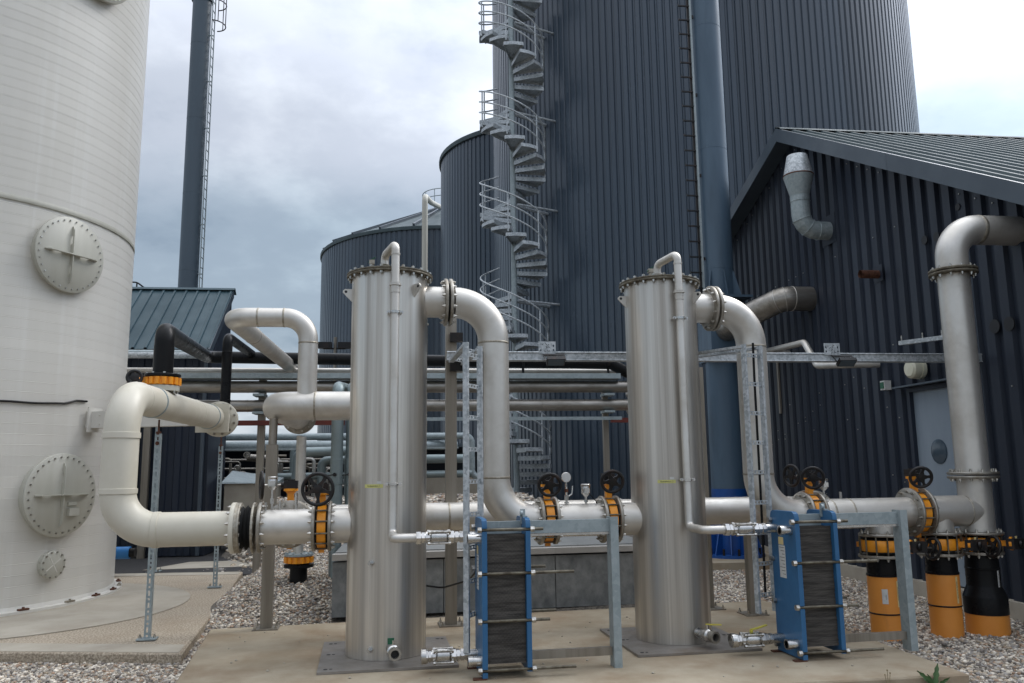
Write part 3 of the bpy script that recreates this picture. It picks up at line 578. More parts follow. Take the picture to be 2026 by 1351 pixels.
# ---------------------------------------------------------------- spiral stair
SX, SY = 2.667, 21.687; SR = .93; RISE = 2.75; NT = 13
st = thing('spiral_staircase', 'galvanised spiral staircase winding up the side of the largest silo', 'staircase', (SX, SY, .55))
mb = MB(); mb.cyl((SX, SY, .55), (SX, SY, 18.2), .082, seg=24); part('column', mb, 'galvdull', st)
w = 2*math.pi/NT*.62; mb = MB()
tp_ = [(.07, -.045), (SR*math.cos(w), -SR*math.sin(w)), (SR, 0), (SR*math.cos(w), SR*math.sin(w)), (.07, .045)]
mb.prism(tp_, (0, 0, 0), (1, 0, 0), (0, 1, 0), .03)
for sgn in (-1, 1):
    p0 = V((.07, sgn*.045, -.055)); p1 = V((SR*math.cos(w), sgn*SR*math.sin(w), -.055)); mb.sweep([p0, p1], 0, sq=(.012, .10))
mb.sweep([(SR*math.cos(w), -SR*math.sin(w), -.045), (SR, 0, -.045), (SR*math.cos(w), SR*math.sin(w), -.045)], 0, sq=(.012, .075))
tm = mesh('tread', mb, 'galv', 25)
nstep = 78; zst = .74
def tz(th): return 10.45+(-90-th)/360*RISE
th0 = -90+(10.45-zst)/RISE*360
for i in range(nstep):
    th = th0-i*360/NT; inst('tread', tm, st, (0, 0, tz(th)-.55), (0, 0, R(th)))
turn = 0; th = th0
segs = []
t_ = math.ceil((th0-5)/360)*360+5
while t_ > th0-nstep*360/NT:
    a0, a1 = t_, t_-255
    if a0 <= th0+40 and tz(a1) < 17.2: segs.append((min(a0, th0), a1))
    t_ -= 360
for a0, a1 in segs:
    rg_ = thing  # railing run of one turn
    mb = MB()
    for h in (1.02, .70, .38):
        mb.sweep([(SX+SR*math.cos(R(a)), SY+SR*math.sin(R(a)), tz(a)+h) for a in np.linspace(a0, a1, 40)], .022, 8)
    part('handrail', mb, 'galv', st)
    mb = MB()
    for a in np.arange(a0, a1-1, -360/NT*2): mb.cyl((SX+SR*math.cos(R(a)), SY+SR*math.sin(R(a)), tz(a)-.05), (SX+SR*math.cos(R(a)), SY+SR*math.sin(R(a)), tz(a)+1.02), .02, seg=8)
    part('rail_posts', mb, 'galv', st, 'stuff')
dirT = (V((DT[0], DT[1], 0))-V((SX, SY, 0))).normalized()
for z in (3.30, 6.05, 8.79, 11.52, 14.29, 17.0):
    mb = MB(); p = V((SX, SY, z)); mb.sweep([p+V((.1, -.1, 0)), p+dirT*1.38+V((.22, -.32, 0))], .032, 8); mb.sweep([p, p+dirT*1.32], .05, 8); part('wall_tie', mb, 'galv', st)

# ---------------------------------------------------------------- left building and its stack
lb = thing('outbuilding', 'dark outbuilding with teal ribbed metal roof behind the white tank', 'building', (-6, 16.8, 0))
X1 = -4.02; YE, ZE, YR_, ZR_ = 15.9, 3.86, 17.55, 5.32
y0 = YE+.12
for i in range(6):
    mb = MB(); pr = []
    for k in range(4):
        x = X1-1-i+k*.25; pr += [(x, 0), (x+.10, 0), (x+.12, -.03), (x+.23, -.03)]
    pr.append((X1-i, 0))
    for x, d in pr: mb.v += [(x, y0-d, -.03), (x, y0-d, ZE-.12)]
    mb.f = [(2*j, 2*j+2, 2*j+3, 2*j+1) for j in range(len(pr)-1)]; part('cladding_sheet', mb, 'navy', lb, sharp=20)
for i in range(4):
    y = y0+.03+i*.40; mb = MB(); mb.v = []
    pr = [(y, 0), (y+.2, 0), (y+.22, .03), (y+.36, .03), (y+.4, 0)]
    for yy, d in pr: mb.v += [(X1-d-.01, yy, -.03), (X1-d-.01, yy, ZE-.12+(yy-y0)*.86)]
    mb.f = [(2*j, 2*j+2, 2*j+3, 2*j+1) for j in range(len(pr)-1)]; part('cladding_sheet', mb, 'navy', lb, sharp=20)
mb = MB(); mb.prism([(y0+.04, -.04), (YR_-.05, -.04), (YR_-.05, ZR_-.16), (y0+.04, ZE-.16)], (-6.95, 0, 0), (0, 1, 0), (0, 0, 1), 6.05); part('wall_core', mb, 'navy', lb)
sl_ = (ZR_-ZE)/(YR_-YE)
for i in range(7):
    mb = MB(); pr = []; xa = X1+.10-i*.92
    for k in range(4):
        x = xa-.92+k*.23; pr += [(x, 0), (x+.165, 0), (x+.182, .035), (x+.215, .035)]
    pr.append((xa, 0))
    for x, h in pr: mb.v += [(x, YE-.06, ZE-.05+h), (x, YR_, ZR_+h)]
    mb.f = [(2*j, 2*j+2, 2*j+3, 2*j+1) for j in range(len(pr)-1)]; part('roof_sheet', mb, 'roof', lb, sharp=20)
mb = MB(); mb.add([(-10.2, YR_-.05, ZR_+.02), (X1+.14, YR_-.05, ZR_+.02), (X1+.14, YR_+.02, ZR_+.075), (-10.2, YR_+.02, ZR_+.075), (X1+.14, YR_+.16, ZR_-.05), (-10.2, YR_+.16, ZR_-.05)], [(0, 1, 2, 3), (3, 2, 4, 5)]); part('ridge_flashing', mb, 'roof', lb)
mb = MB(); mb.add([(X1+.105, YE-.08, ZE-.04), (X1+.105, YR_+.1, ZR_+.08), (X1+.105, YR_+.1, ZR_-.12), (X1+.105, YE-.08, ZE-.24), (X1+.06, YE-.08, ZE-.04), (X1+.06, YR_+.1, ZR_+.08), (X1+.06, YR_+.1, ZR_-.12), (X1+.06, YE-.08, ZE-.24)], [(0, 3, 2, 1), (4, 5, 6, 7), (0, 1, 5, 4), (3, 7, 6, 2), (0, 4, 7, 3), (1, 2, 6, 5)]); part('verge_trim', mb, 'navytrim', lb)
mb = MB(); mb.sweep([(-10, YE-.13, ZE-.14), (X1-.02, YE-.13, ZE-.14)], .065, 14); part('gutter', mb, 'galvdull', lb)
mb = MB(); mb.bb(X1-.03, X1+.03, y0-.05, y0+.01, -.03, ZE-.14); mb.bb(X1-.02, X1+.03, YR_-.12, YR_-.06, -.03, ZR_-.2); part('corner_trim', mb, 'navytrim', lb)
mb = MB(); mb.bb(-4.86, -4.80, y0-.10, y0-.04, -.05, 3.5); solid('rain_pipe', mb, 'galvdull', 'pale square downpipe on the dark outbuilding wall', 'pipe')
mb = MB(); mb.bb(-5.05, -4.93, y0-.16, y0-.05, -.05, 2.9); solid('timber_post', mb, 'post', 'brown square post standing beside the pale downpipe', 'post')
sk = thing('chimney_stack', 'slim grey chimney stack with side ladder behind the teal roof', 'chimney', (-6.66, 24.0, 0))
mb = MB(); mb.cyl((-6.64, 24, -.05), (-6.64, 24, 18.5), .275, seg=32); part('tube', mb, 'stackgrey', sk)
mb = MB()
for z in (7.3, 9.65, 12.0, 14.4): mb.lathe([(.275, -.01), (.279, -.006), (.279, .006), (.275, .01)], (-6.64, 24, z), seg=32); part('seam', mb, 'stackgrey', sk); mb = MB()
mb.lathe([(.28, 0), (.315, .0), (.315, .06), (.28, .06)], (-6.64, 24, 15.85), seg=32); part('seam', mb, 'stackgrey', sk)
cl = thing('chimney_ladder', 'narrow ladder with hooped cage on the right side of the grey stack', 'ladder', (-6.3, 23.95, 3))
mb = MB()
for y in (23.80, 24.10): mb.cyl((-6.27, y, 3.2), (-6.27, y, 18), .018, seg=6)
part('rails', mb, 'galvdull', cl)
rb = MB(); rb.cyl((0, -.15, 0), (0, .15, 0), .013, seg=6); rme2 = mesh('rung', rb, 'galvdull')
for z in np.arange(5.0, 17.6, .3): inst('rung', rme2, cl, (.03, 0, z-3))
mb = MB()
for z in np.arange(4.2, 17.6, 1.5): mb.bb(-6.37, -6.25, 23.93, 23.97, z, z+.03)
part('stand_offs', mb, 'galvdull', cl, 'stuff')
for z in (15.05, 15.75, 16.45, 17.15):
    mb = MB(); mb.sweep([(-6.27+.36*math.sin(a)*1.0, 23.95-.34*math.cos(a), z) for a in np.linspace(0.1, math.pi-.1, 16)], .018, 6); part('cage_hoop', mb, 'blackpaint', cl)
for a in (.6, 1.57, 2.5):
    mb = MB(); mb.cyl((-6.27+.36*math.sin(a), 23.95-.34*math.cos(a), 15.05), (-6.27+.36*math.sin(a), 23.95-.34*math.cos(a), 17.2), .014, seg=6); part('cage_strap', mb, 'blackpaint', cl)
rw = thing('roof_walkway', 'small dark guard rail peeking over the teal roof ridge', 'railing', (-6.4, 18.3, 5.3))
mb = MB()
for z in (5.52, 5.66): mb.sweep(arc_path([(-6.9, 18.3, z), (-6.15, 18.3, z), (-5.9, 18.6, z-.2)], .1, 4), .018, 6)
for x in (-6.7, -6.4, -6.15): mb.cyl((x, 18.3, 5.2), (x, 18.3, 5.66), .016, seg=6)
part('rails', mb, 'blackpaint', rw)
mb = MB(); mb.box((-6.3, 18.3, 5.12), (1.2, .5, .3)); part('deck', mb, 'rust', rw)

# ---------------------------------------------------------------- valves and pipe fittings (skid frame: u along the line, v away from the camera)
ZA = 1.045; PR = .137; FR = .203
def flange(parent, c, ax, r=FR, th=.026, bolts=12, side=0, m='flange', bm='bolt', br=.0135, ph=0., seg=40):
    """one flange ring centred on c with its nuts; side +1/-1: nuts on that face only, 0: both"""
    c = V(c); ax = V(ax).normalized(); mb = MB(); mb.lathe([(r-.003, -th/2), (r, -th/2+.003), (r, th/2-.003), (r-.003, th/2)], c, ax, seg); f = part('flange', mb, m, parent, sharp=50)
    if bolts:
        mb = MB()
        for s in ((-1, 1) if side == 0 else (side,)): mb.bolts(c, ax*s, r*.86, bolts, br, th/2, th/2+.018, ph*s, .012)
        part('bolts', mb, bm, f, 'stuff')
    return f
def pipe(name, label, pts, br, r=PR, m='steel', skid=True, seg=36, welds=(), group=None, n=12, cat='pipe', base=None):
    pp = arc_path(pts, br, n); z0 = min(p.z for p in pp); b0 = base or (pp[0].x, pp[0].y, z0-(r if r < .5 else 0))
    t = thing(name, label, cat, b0, skid, group); mb = MB(); mb.sweep(pp, r, seg); part('tube', mb, m, t, sharp=40)
    for (c, ax) in welds:
        mb = MB(); mb.lathe([(r-.001, -.012), (r+.0025, -.005), (r+.0035, 0), (r+.0025, .005), (r-.001, .012)], c, ax, seg); part('weld_seam', mb, 'weld', t)
    return t
def handwheel(parent, c, ax, Rr, spin=0., m='blackpaint', ns=5):
    c = V(c); ax = V(ax).normalized(); mb = MB(); mb.torus(c, ax, Rr-.014, .0145, 40, 10)
    a = V((0, 0, 1)) if abs(ax.z) < .9 else V((1, 0, 0)); x = ax.cross(a).normalized(); y = ax.cross(x)
    mb.lathe([(.036, -.022), (.040, -.012), (.036, .012), (.016, .016)], c, ax, 20)
    for k in range(ns):
        an = spin+2*math.pi*k/ns; d = x*math.cos(an)+y*math.sin(an); e = ax.cross(d)
        mb.prism([(.03, -.022), (Rr*.55, -.011), (Rr-.02, -.017), (Rr-.02, .017), (Rr*.55, .011), (.03, .022)], c, d, e, .014)
    return part('handwheel', mb, m, parent, sharp=40)
def bvalve(label, c, ax, up, shaft, wheel, wr=.118, neck=.13, r=FR, bodyw=.075, nb=12, spin=.2, gap=.0, wo=(0, 0, 0), group='orange butterfly valves', lever=None, sub='butterfly_valve', marker=False):
    """lug butterfly valve: orange body between two flanges, neck along up, black gearbox, shaft to a handwheel"""
    c = V(c); ax = V(ax).normalized(); up = V(up).normalized(); sh_ = V(shaft).normalized()
    t = thing(sub, label, 'valve', tuple(c-V((0, 0, r))), True, group)
    mb = MB(); mb.lathe([(r*.82, -bodyw*.52), (r*.87, -bodyw*.44), (r*.87, bodyw*.44), (r*.82, bodyw*.52)], c, ax, 40); bdy = part('body', mb, 'orange', t, sharp=50)
    mb = MB(); mb.lathe([(r*.84, -bodyw*.5-.008), (r*.84, -bodyw*.5), (r*.6, -bodyw*.5)], c, ax, 40); mb.lathe([(r*.6, bodyw*.5), (r*.84, bodyw*.5), (r*.84, bodyw*.5+.008)], c, ax, 40); part('seat_rubber', mb, 'rubber', t, 'stuff')
    mb = MB(); mb.bolts(c, ax, r*.92, nb, .0075, -bodyw/2-.03, bodyw/2+.03); part('tie_bolts', mb, 'lid', t, 'stuff')
    mb = MB(); e = ax.cross(up); 
    mb.prism([(-.030, r*.78), (.030, r*.78), (.026, r+neck*.5), (.05, r+neck-.02), (-.05, r+neck-.02), (-.026, r+neck*.5)], c, e, up, .05); mb.cyl(c+up*(r+neck-.022), c+up*(r+neck), .062, seg=20)
    part('neck', mb, 'orange', t); mb = MB(); mb.prism([(-.02, -r*.8), (.02, -r*.8), (.02, -r*1.06), (-.02, -r*1.06)], c, e, up, .045); part('lower_trunnion', mb, 'orange', t)
    g0 = c+up*(r+neck); rot = Matrix((sh_, up.cross(sh_), up)).transposed(); mb = MB(); mb.box(g0+up*.034, (.115*(1.3 if marker else 1), .10*(1.25 if marker else 1), .066), rot); mb.cyl(g0+up*.06, g0+up*.078, .035, seg=16); mb.cyl(g0+up*.032+sh_*.055, g0+up*.032+sh_*.085, .024, seg=12); gb = part('gearbox', mb, 'blackpaint', t)
    if marker:
        mb = MB(); mb.prism([(-.012, .03), (.012, .03), (0, -.03)], g0+up*.03+sh_.cross(up)*(-.0505), V((0, 0, 1)).cross(sh_).cross(V((0, 0, 1))), (0, 0, 1), .003); part('arrow_mark', mb, 'cremelabel', gb)
    w = V(wheel); s0 = g0+up*.032+sh_*.06; mb = MB(); mb.cyl(s0, w, .008, seg=10); part('shaft', mb, 'bolt', t)
    handwheel(t, w, w-s0, wr, spin); return t

# ---- cream pipe loop on the left
CU = -2.14
creampts = [(-1.245, 0, ZA), (CU, 0, ZA), (CU, 0, 2.13)]
e1 = K_(-2.375, 10.36, 2.13); creampts.append((e1.x, e1.y, 2.13))
cp = pipe('gas_pipe', 'thick cream plastic pipe looping down in front of the white tank', creampts, [.31, .30], .1375, 'cream', n=14)
def sleeve(c, ax, w=.055, r=.146, m='cream', nm='weld_sleeve'):
    mb = MB(); mb.lathe([(.137, -w/2), (r, -w/2+.003), (r, w/2-.003), (.137, w/2)], c, ax, 40); part(nm, mb, m, cp, sharp=50)
sleeve((CU, 0, 1.355), (0, 0, 1), .045); sleeve((CU, 0, 1.80), (0, 0, 1), .05); sleeve((CU+.31, 0, ZA), (1, 0, 0), .05, .1435); 
dv = (V(creampts[3])-V(creampts[2])).normalized(); c0 = V(creampts[2])
for d_ in (.34, 2.1): sleeve(c0+dv*d_, dv, .02, .1405)
for d_ in (.72, 2.72): sleeve(c0+dv*d_, dv, .022, .145, 'galvdull', 'pipe_clamp')
flange(cp, c0+dv*3.28, dv, .215, .045, 12, -1, 'cream', 'flange', .016); flange(cp, c0+dv*3.335, dv, .21, .03, 0, 1, 'hatch')
mb = MB(); mb.lathe([(.15, 0), (.15, .28), (.13, .36), (.06, .40)], c0+dv*3.35, dv, 36); part('end_cap', mb, 'cream', cp)
flange(cp, (-1.236, 0, ZA), (1, 0, 0), .205, .036, 12, -1, 'cream', 'bolt')
mb = MB(); mb.lathe([(.202, 0), (.202, .022)], (-1.217, 0, ZA), (1, 0, 0), 40); part('backing_ring', mb, 'weld', cp)
# rubber expansion joint
ej = thing('expansion_joint', 'black rubber expansion joint with brass-toned flanges beside the cream pipe', 'joint', (-1.13, 0, ZA-.2), True)
mb = MB(); mb.lathe([(.150, -.062), (.172, -.045), (.155, -.02), (.180, 0), (.155, .02), (.172, .045), (.150, .062)], (-1.132, 0, ZA), (1, 0, 0), 40); part('bellows', mb, 'rubber', ej)
for x in (-1.186, -1.078): flange(ej, (x, 0, ZA), (1, 0, 0), .203, .020, 0, 0, 'weld')
mb = MB(); mb.bolts((-1.065, 0, ZA), (1, 0, 0), .175, 12, .0145, -.02, .0); mb.bolts((-1.19, 0, ZA), (1, 0, 0), .175, 12, .0145, 0, .02); part('tie_bolts', mb, 'flange', ej, 'stuff')
# struts that carry the cream run
def strut(label, x, y, z0, z1, ang, w=.052):
    t = thing('slotted_strut', label, 'post', (x, y, z0), False, 'perforated struts under the cream pipe'); c, s = math.cos(ang), math.sin(ang); ex = V((c, s, 0)); ey = V((-s, c, 0)); o = V((x, y, 0)); mb = MB()
    def bx(a0, a1, b0, b1, c0_, c1_): mb.box(o+ex*(a0+a1)/2+ey*(b0+b1)/2+V((0, 0, (c0_+c1_)/2)), (a1-a0, b1-b0, c1_-c0_), Matrix((ex, ey, V((0, 0, 1)))).transposed())
    h = w/2
    for sg in (-1, 1): bx(min(sg*h, sg*(h-.004)), max(sg*h, sg*(h-.004)), 0, w, z0, z1); bx(*(sorted((sg*(h-.004), sg*.008))), 0, .004, z0, z1)
    z = z0; k = 0
    while z < z1-.02:
        hh = .045 if k % 2 else .018; g = .022; zz = min(z+g, z1); bx(-.008, .008, 0, .004, z, zz); z = zz+hh; k += 1
    part('channel', mb, 'galvdull', t)
    mb = MB(); mb.box(o+V((0, 0, z0+.005))+ey*.02, (.17, .11, .012), Matrix((ex, ey, V((0, 0, 1)))).transposed()); fp = part('foot_plate', mb, 'galvdull', t)
    mb = MB()
    for sg in (-1, 1): p = o+ex*sg*.063+ey*.02+V((0, 0, z0+.01)); mb.cyl(p, p+V((0, 0, .022)), .014, seg=6); mb.cyl(p, p+V((0, 0, .036)), .007, seg=6)
    part('anchors', mb, 'bolt', fp, 'stuff')
    mb = MB(); p = o+ey*.02; mb.cyl(p+V((0, 0, z1-.06)), p+V((0, 0, z1+.13)), .009, seg=8); mb.cyl(p+V((0, 0, z1-.01)), p+V((0, 0, z1+.02)), .024, seg=12); mb.cyl(p+V((0, 0, z1-.09))-ey*.02, p+V((0, 0, z1-.09))-ey*.03, .018, seg=12); part('hanger_rod', mb, 'rust', t)
strut('galvanised slotted strut on the pad beneath the near end of the cream pipe', -2.405, 7.96, .01, 1.86, .05)
strut('galvanised slotted strut under the far flange of the cream pipe', -2.60, 11.30, .01, 1.84, .05)
# ---- inlet spool with tee, valve, bypass
t = pipe('gas_pipe', 'stainless inlet spool between the black joint and the first orange valve', [(-1.03, 0, ZA), (-.61, 0, ZA)], 0, .141, base=(-.82, 0, .9))
flange(t, (-1.027, 0, ZA), (1, 0, 0), .203, .028, 12, 1); flange(t, (-.60, 0, ZA), (1, 0, 0), FR, .026, 12, -1)
mb = MB(); mb.sweep([(-.83, .10, ZA), (-.83, .33, ZA)], .125, 32); part('branch', mb, 'steel', t)
flange(t, (-.83, .34, ZA), (0, 1, 0), FR, .026, 12, -1)
for x, y, h, r in ((-.88, 0, .21, .012), (-.99, -.02, .20, .011), (-.75, .02, .27, .013)):
    mb = MB(); mb.cyl((x, y, ZA+.12), (x, y, ZA+h), r, seg=10); part('socket', mb, 'bright', t)
bvalve('orange butterfly valve with the largest dark handwheel, left of the first column', (-.535, 0, ZA), (1, 0, 0), (0, 0, 1), (0, -1, 0), (-.565, -.21, ZA+.305), .138, neck=.075, spin=.35)
t = pipe('gas_pipe', 'short stainless stub welded into the left side of the first column', [(-.47, 0, ZA), (-.30, 0, ZA)], 0, .141, base=(-.4, 0, .9)); flange(t, (-.47, 0, ZA), (1, 0, 0), FR, .026, 12, 1)
bvalve('orange butterfly valve on the branch behind the inlet spool, wheel seen edge-on', (-.83, .40, ZA), (0, 1, 0), (0, 0, 1), (-1, 0, 0), (-1.075, .36, ZA+.335), .125, neck=.10)
by = pipe('bypass_pipe', 'long horizontal stainless bypass pipe running behind both columns', [(-.83, .47, ZA), (-.83, .86, ZA), (4.12, .86, ZA), (4.12, .50, ZA)], .28, .136, welds=[((.6, .86, ZA), (1, 0, 0)), ((2.95, .86, ZA), (1, 0, 0))], base=(1.4, .86, .9))
flange(by, (-.83, .465, ZA), (0, 1, 0), FR, .026, 12, 1); flange(by, (4.12, .49, ZA), (0, 1, 0), FR, .026, 12, 1)
bvalve('orange butterfly valve on the bypass end behind the second elbow', (4.12, .42, ZA), (0, 1, 0), (0, 0, 1), (-1, -.25, 0), (3.90, .36, ZA+.350), .112, neck=.115)
# transmitter builder
def transmitter(label, c, h=.11, cat='gauge'):
    c = V(c); t = thing('pressure_transmitter', label, cat, tuple(c), True, 'pressure transmitters on the gas line')
    mb = MB(); mb.cyl(c, c+V((0, 0, h)), .010, seg=10); mb.cyl(c+V((0, 0, h*.35)), c+V((0, 0, h*.6)), .018, seg=6); part('stem', mb, 'bright', t)
    mb = MB(); mb.lathe([(.014, 0), (.034, .022), (.040, .03), (.040, .085), (.034, .095)], c+V((0, 0, h)), seg=20); part('housing', mb, 'bright', t)
    mb = MB(); mb.lathe([(.041, 0), (.043, .003), (.043, .016), (.038, .020)], c+V((0, 0, h+.09)), seg=20); mb.box(c+V((0, -.042, h+.055)), (.045, .012, .04)); part('cap', mb, 'bright', t)
transmitter('steel pressure transmitter standing on the left inlet spool', (-.94, -.02, ZA+.13), .17)
# ---- columns
LID = 3.20; CR = .327
def column(u0, label, num, lug_a):
    t = thing('scrubber_column', label, 'tank', (u0, 0, .02), True, 'stainless scrubber columns')
    mb = MB(); mb.sweep([(u0, 0, .022), (u0, 0, 3.155)], CR, 72); part('shell', mb, 'tank', t)
    mb = MB(); mb.bb(u0-.14, u0-.132, -CR*.905-.001, -CR*.905+.02, .03, 3.13); part('weld_seam', mb, 'steel', t)
    mb = MB(); mb.box((u0+.01, -.03, .011), (1.06, 1.10, .018)); bp = part('base_plate', mb, 'plate', t)
    for (x, y) in ((-.46, -.5), (-.46, 0), (-.46, .42), (.46, .42), (.47, -.46), (.47, 0)):
        mb = MB(); mb.cyl((u0+x, y, .018), (u0+x, y, .0215), .016, seg=12); mb.cyl((u0+x+.04, y, .018), (u0+x+.04, y, .0215), .012, seg=12); part('slot', mb, 'dark', bp)
    mb = MB(); mb.lathe([(.372, 0), (.374, .003), (.374, .013), (.372, .016)], (u0, 0, 3.155), seg=72); mb.lathe([(.372, 0), (.374, .003), (.374, .013), (.366, .017), (.0, .02)], (u0, 0, 3.173), seg=72); lf = part('lid_flange', mb, 'lid', t)
    mb = MB(); mb.bolts((u0, 0, 3.155), (0, 0, -1), .352, 24, .0145, 0, .019, .1, .006); mb.bolts((u0, 0, 3.192), (0, 0, 1), .352, 24, .0145, 0, .016, -.1, .004); part('bolts', mb, 'bolt', lf, 'stuff')
    for a in lug_a:
        a = R(a); d = V((math.cos(a), math.sin(a), 0)); mb = MB(); c = V((u0, 0, 0))
        for sx in ((0, .0), ): mb.prism([(CR-.008, 3.06), (CR+.062, 3.06), (CR+.078, 3.045), (CR+.078, 3.03), (CR+.062, 3.012), (CR-.008, 2.94)], c, d, (0, 0, 1), .014)
        lg = part('lifting_lug', mb, 'steel', t)
        mb = MB(); q = c+d*(CR+.052)+V((0, 0, 3.036)); n_ = V((-d.y, d.x, 0)); mb.cyl(q-n_*.0085, q+n_*.0085, .012, seg=12); part('lug_hole', mb, 'dark', lg)
    # spray water pipe down the front
    px, py = u0+.035, -CR-.062
    pts = [(u0-.05, -.10, 3.20), (u0-.05, -.10, 3.345), (px, py, 3.375), (px, py, .985), (px+.0, -.70, .985), (u0+.20, -.70, .985)]
    sp = MB(); sp.sweep(arc_path(pts, [.06, .055, .055, .06], 6), .0345, 20); w = part('spray_pipe', sp, 'steel', t)
    mb = MB()
    for z, r in ((3.03, .044), (3.015, .050), (2.99, .040), (2.955, .0375)): mb.cyl((px, py, z), (px, py, z+.012), r, seg=20)
    mb.cyl((px, py, 3.28), (px, py, 3.292), .039, seg=20); mb.cyl((px, py, 2.955), (px, py, 3.04), .0385, seg=20); part('union', mb, 'steel', w)
    for z in (2.79, 1.385):
        mb = MB(); mb.lathe([(.036, -.014), (.042, -.011), (.042, .011), (.036, .014)], (px, py, z), seg=20); mb.box((px, py-.004, z), (.135, .012, .022)); mb.cyl((px-.052, py-.03, z), (px-.052, py+.08, z), .007, seg=8); mb.cyl((px+.052, py-.03, z), (px+.052, py+.08, z), .007, seg=8); part('pipe_clamp', mb, 'bright', w)
    mb = MB(); mb.lathe([(.045, 0), (.045, .03), (.036, .035)], (u0-.05, -.10, 3.192), seg=20); mb.lathe([(.043, 0), (.043, .012)], (u0-.05, -.10, 3.25), seg=20); part('lid_nozzle', mb, 'lid' if num == 1 else 'steel', t)
    # small vent cock on the lid
    mb = MB(); c = V((u0-.16, -.22, 3.192)); mb.cyl(c, c+V((0, 0, .05)), .016, seg=10); mb.box(c+V((0, 0, .06)), (.045, .04, .035)); vc = part('vent_cock', mb, 'weld', t)
    mb = MB(); mb.sweep([c+V((-.03, 0, .055)), c+V((.0, 0, .085)), c+V((.03, -.01, .10))], 0, sq=(.022, .006)); part('handle', mb, 'green', vc)
    # label and tag
    lz = 1.36+.01
    def wrap(a, z, off): an = -math.pi/2+a/CR; return (u0+(CR+off)*math.cos(an), (CR+off)*math.sin(an), z)
    def wlab(a0, a1, z0, z1, off, m, nm, par):
        mb = MB(); k = 8
        for i in range(k+1): a = a0+(a1-a0)*i/k; mb.v += [wrap(a, z0, off), wrap(a, z1, off)]
        mb.f = [(2*i, 2*i+2, 2*i+3, 2*i+1) for i in range(k)]; return part(nm, mb, m, par)
    lb_ = wlab(-.20, -.045, lz-.014, lz+.014, .0025, 'yellow', 'label_plate', t)
    vs_, fs = text_geo('Gaskøletårn %d' % num, .0195); mb = MB(); mb.add([wrap(-.122+x, lz+y_, .0042) for x, y_, _ in vs_], fs); part('lettering', mb, 'ink', lb_, label='dark lettering naming the gas column')
    wlab(-.095, -.058, lz+.018, lz+.038, .0025, 'whitelabel', 'tag', t)
    # plugs
    for z in ((.765, .105) if num == 1 else ()):
        an = -math.pi/2-.40; d = V((math.cos(an), math.sin(an), 0)); c = V((u0, 0, z))+d*(CR-.004); mb = MB(); mb.cyl(c, c+d*.018, .024, seg=20); mb.cyl(c+d*.018, c+d*.04, .018, seg=6); mb.cyl(c+d*.04, c+d*.052, .012, seg=8); part('plug', mb, 'bright', t)
    # drain ball valve at the foot
    an = -math.pi/2+(.10 if num == 1 else .28); d = V((math.cos(an), math.sin(an), 0)); c = V((u0, 0, .115))+d*(CR-.01); e = V((-d.y, d.x, 0)); mb = MB()
    mb.cyl(c, c+d*.10, .030, seg=20); mb.cyl(c+d*.02, c+d*.03, .042, seg=20); mb.cyl(c+d*.09, c+d*.115, .046, seg=6); mb.lathe([(.040, .115), (.052, .13), (.052, .165), (.040, .18)], c, d, 20)
    mb.cyl(c+d*.18, c+d*.205, .046, seg=6)
    dvl = part('drain_valve', mb, 'bright', t); mb = MB(); mb.tubering(c, d, .032, .048, .205, .25, 24); part('outlet', mb, 'flange', dvl)
    mb = MB(); mb.cyl(c+d*.2055, c+d*.212, .031, seg=16); part('bore', mb, 'dark', dvl)
    mb = MB(); mb.cyl(c+d*.147, c+d*.147+V((0, 0, .085)), .012, seg=8); 
    mb2 = MB(); q = c+d*.147+V((0, 0, .085))
    if num == 1: mb2.box(q+e*(-.02)+V((0, 0, -.005)), (.05, .014, .045), Matrix((e, d, V((0, 0, 1)))).transposed())
    else: mb2.sweep([q-d*.02, q+e*.02, q+e*.10+d*.06], 0, sq=(.024, .008))
    part('stem', mb, 'bright', dvl); part('handle', mb2, 'green' if num == 1 else 'yellowhandle', dvl)
    return t
column(0, 'left stainless column with a green drain handle at its foot', 1, (180, -52))
column(2.49, 'right stainless column with a yellow drain handle at its foot', 2, (180, -45))
# ---- top outlets: nozzle + elbow + downcomer
def outlet(u0, ud, lab1, lab2, uv):
    zt = 2.962
    t = pipe('column_nozzle', lab1, [(u0+.30, 0, zt), (u0+.475, 0, zt)], 0, PR, base=(u0+.4, 0, zt-.14)); flange(t, (u0+.488, 0, zt), (1, 0, 0), .212, .026, 12, -1, ph=.1)
    t = pipe('elbow_pipe', lab2, [(u0+.57, 0, zt), (ud, 0, zt), (ud, 0, ZA), (uv-.085, 0, ZA)], [.34, .37], PR, welds=[((ud, 0, 2.60), (0, 0, 1)), ((ud, 0, 1.42), (0, 0, 1))], n=16, base=(ud, 0, .9))
    flange(t, (u0+.532, 0, zt), (1, 0, 0), .212, .026, 12, 1, ph=.1); mb = MB(); mb.cyl((u0+.50, 0, zt), (u0+.52, 0, zt), .17, seg=36); part('gasket', mb, 'rubber', t)
    flange(t, (uv-.066, 0, ZA), (1, 0, 0), FR, .026, 12, -1, ph=.1); return t
outlet(0, .915, 'flanged stainless nozzle at the top of the left column', 'stainless downcomer with double bend right of the left column', 1.378)
outlet(2.49, 3.375, 'flanged stainless nozzle at the top of the right column', 'stainless downcomer with double bend right of the right column', 3.87)
bvalve('orange butterfly valve right after the left downcomer elbow', (1.378, 0, ZA), (1, 0, 0), (0, 0, 1), (0, -1, 0), (1.365, -.185, ZA+.310), .107, neck=.11, spin=.6)
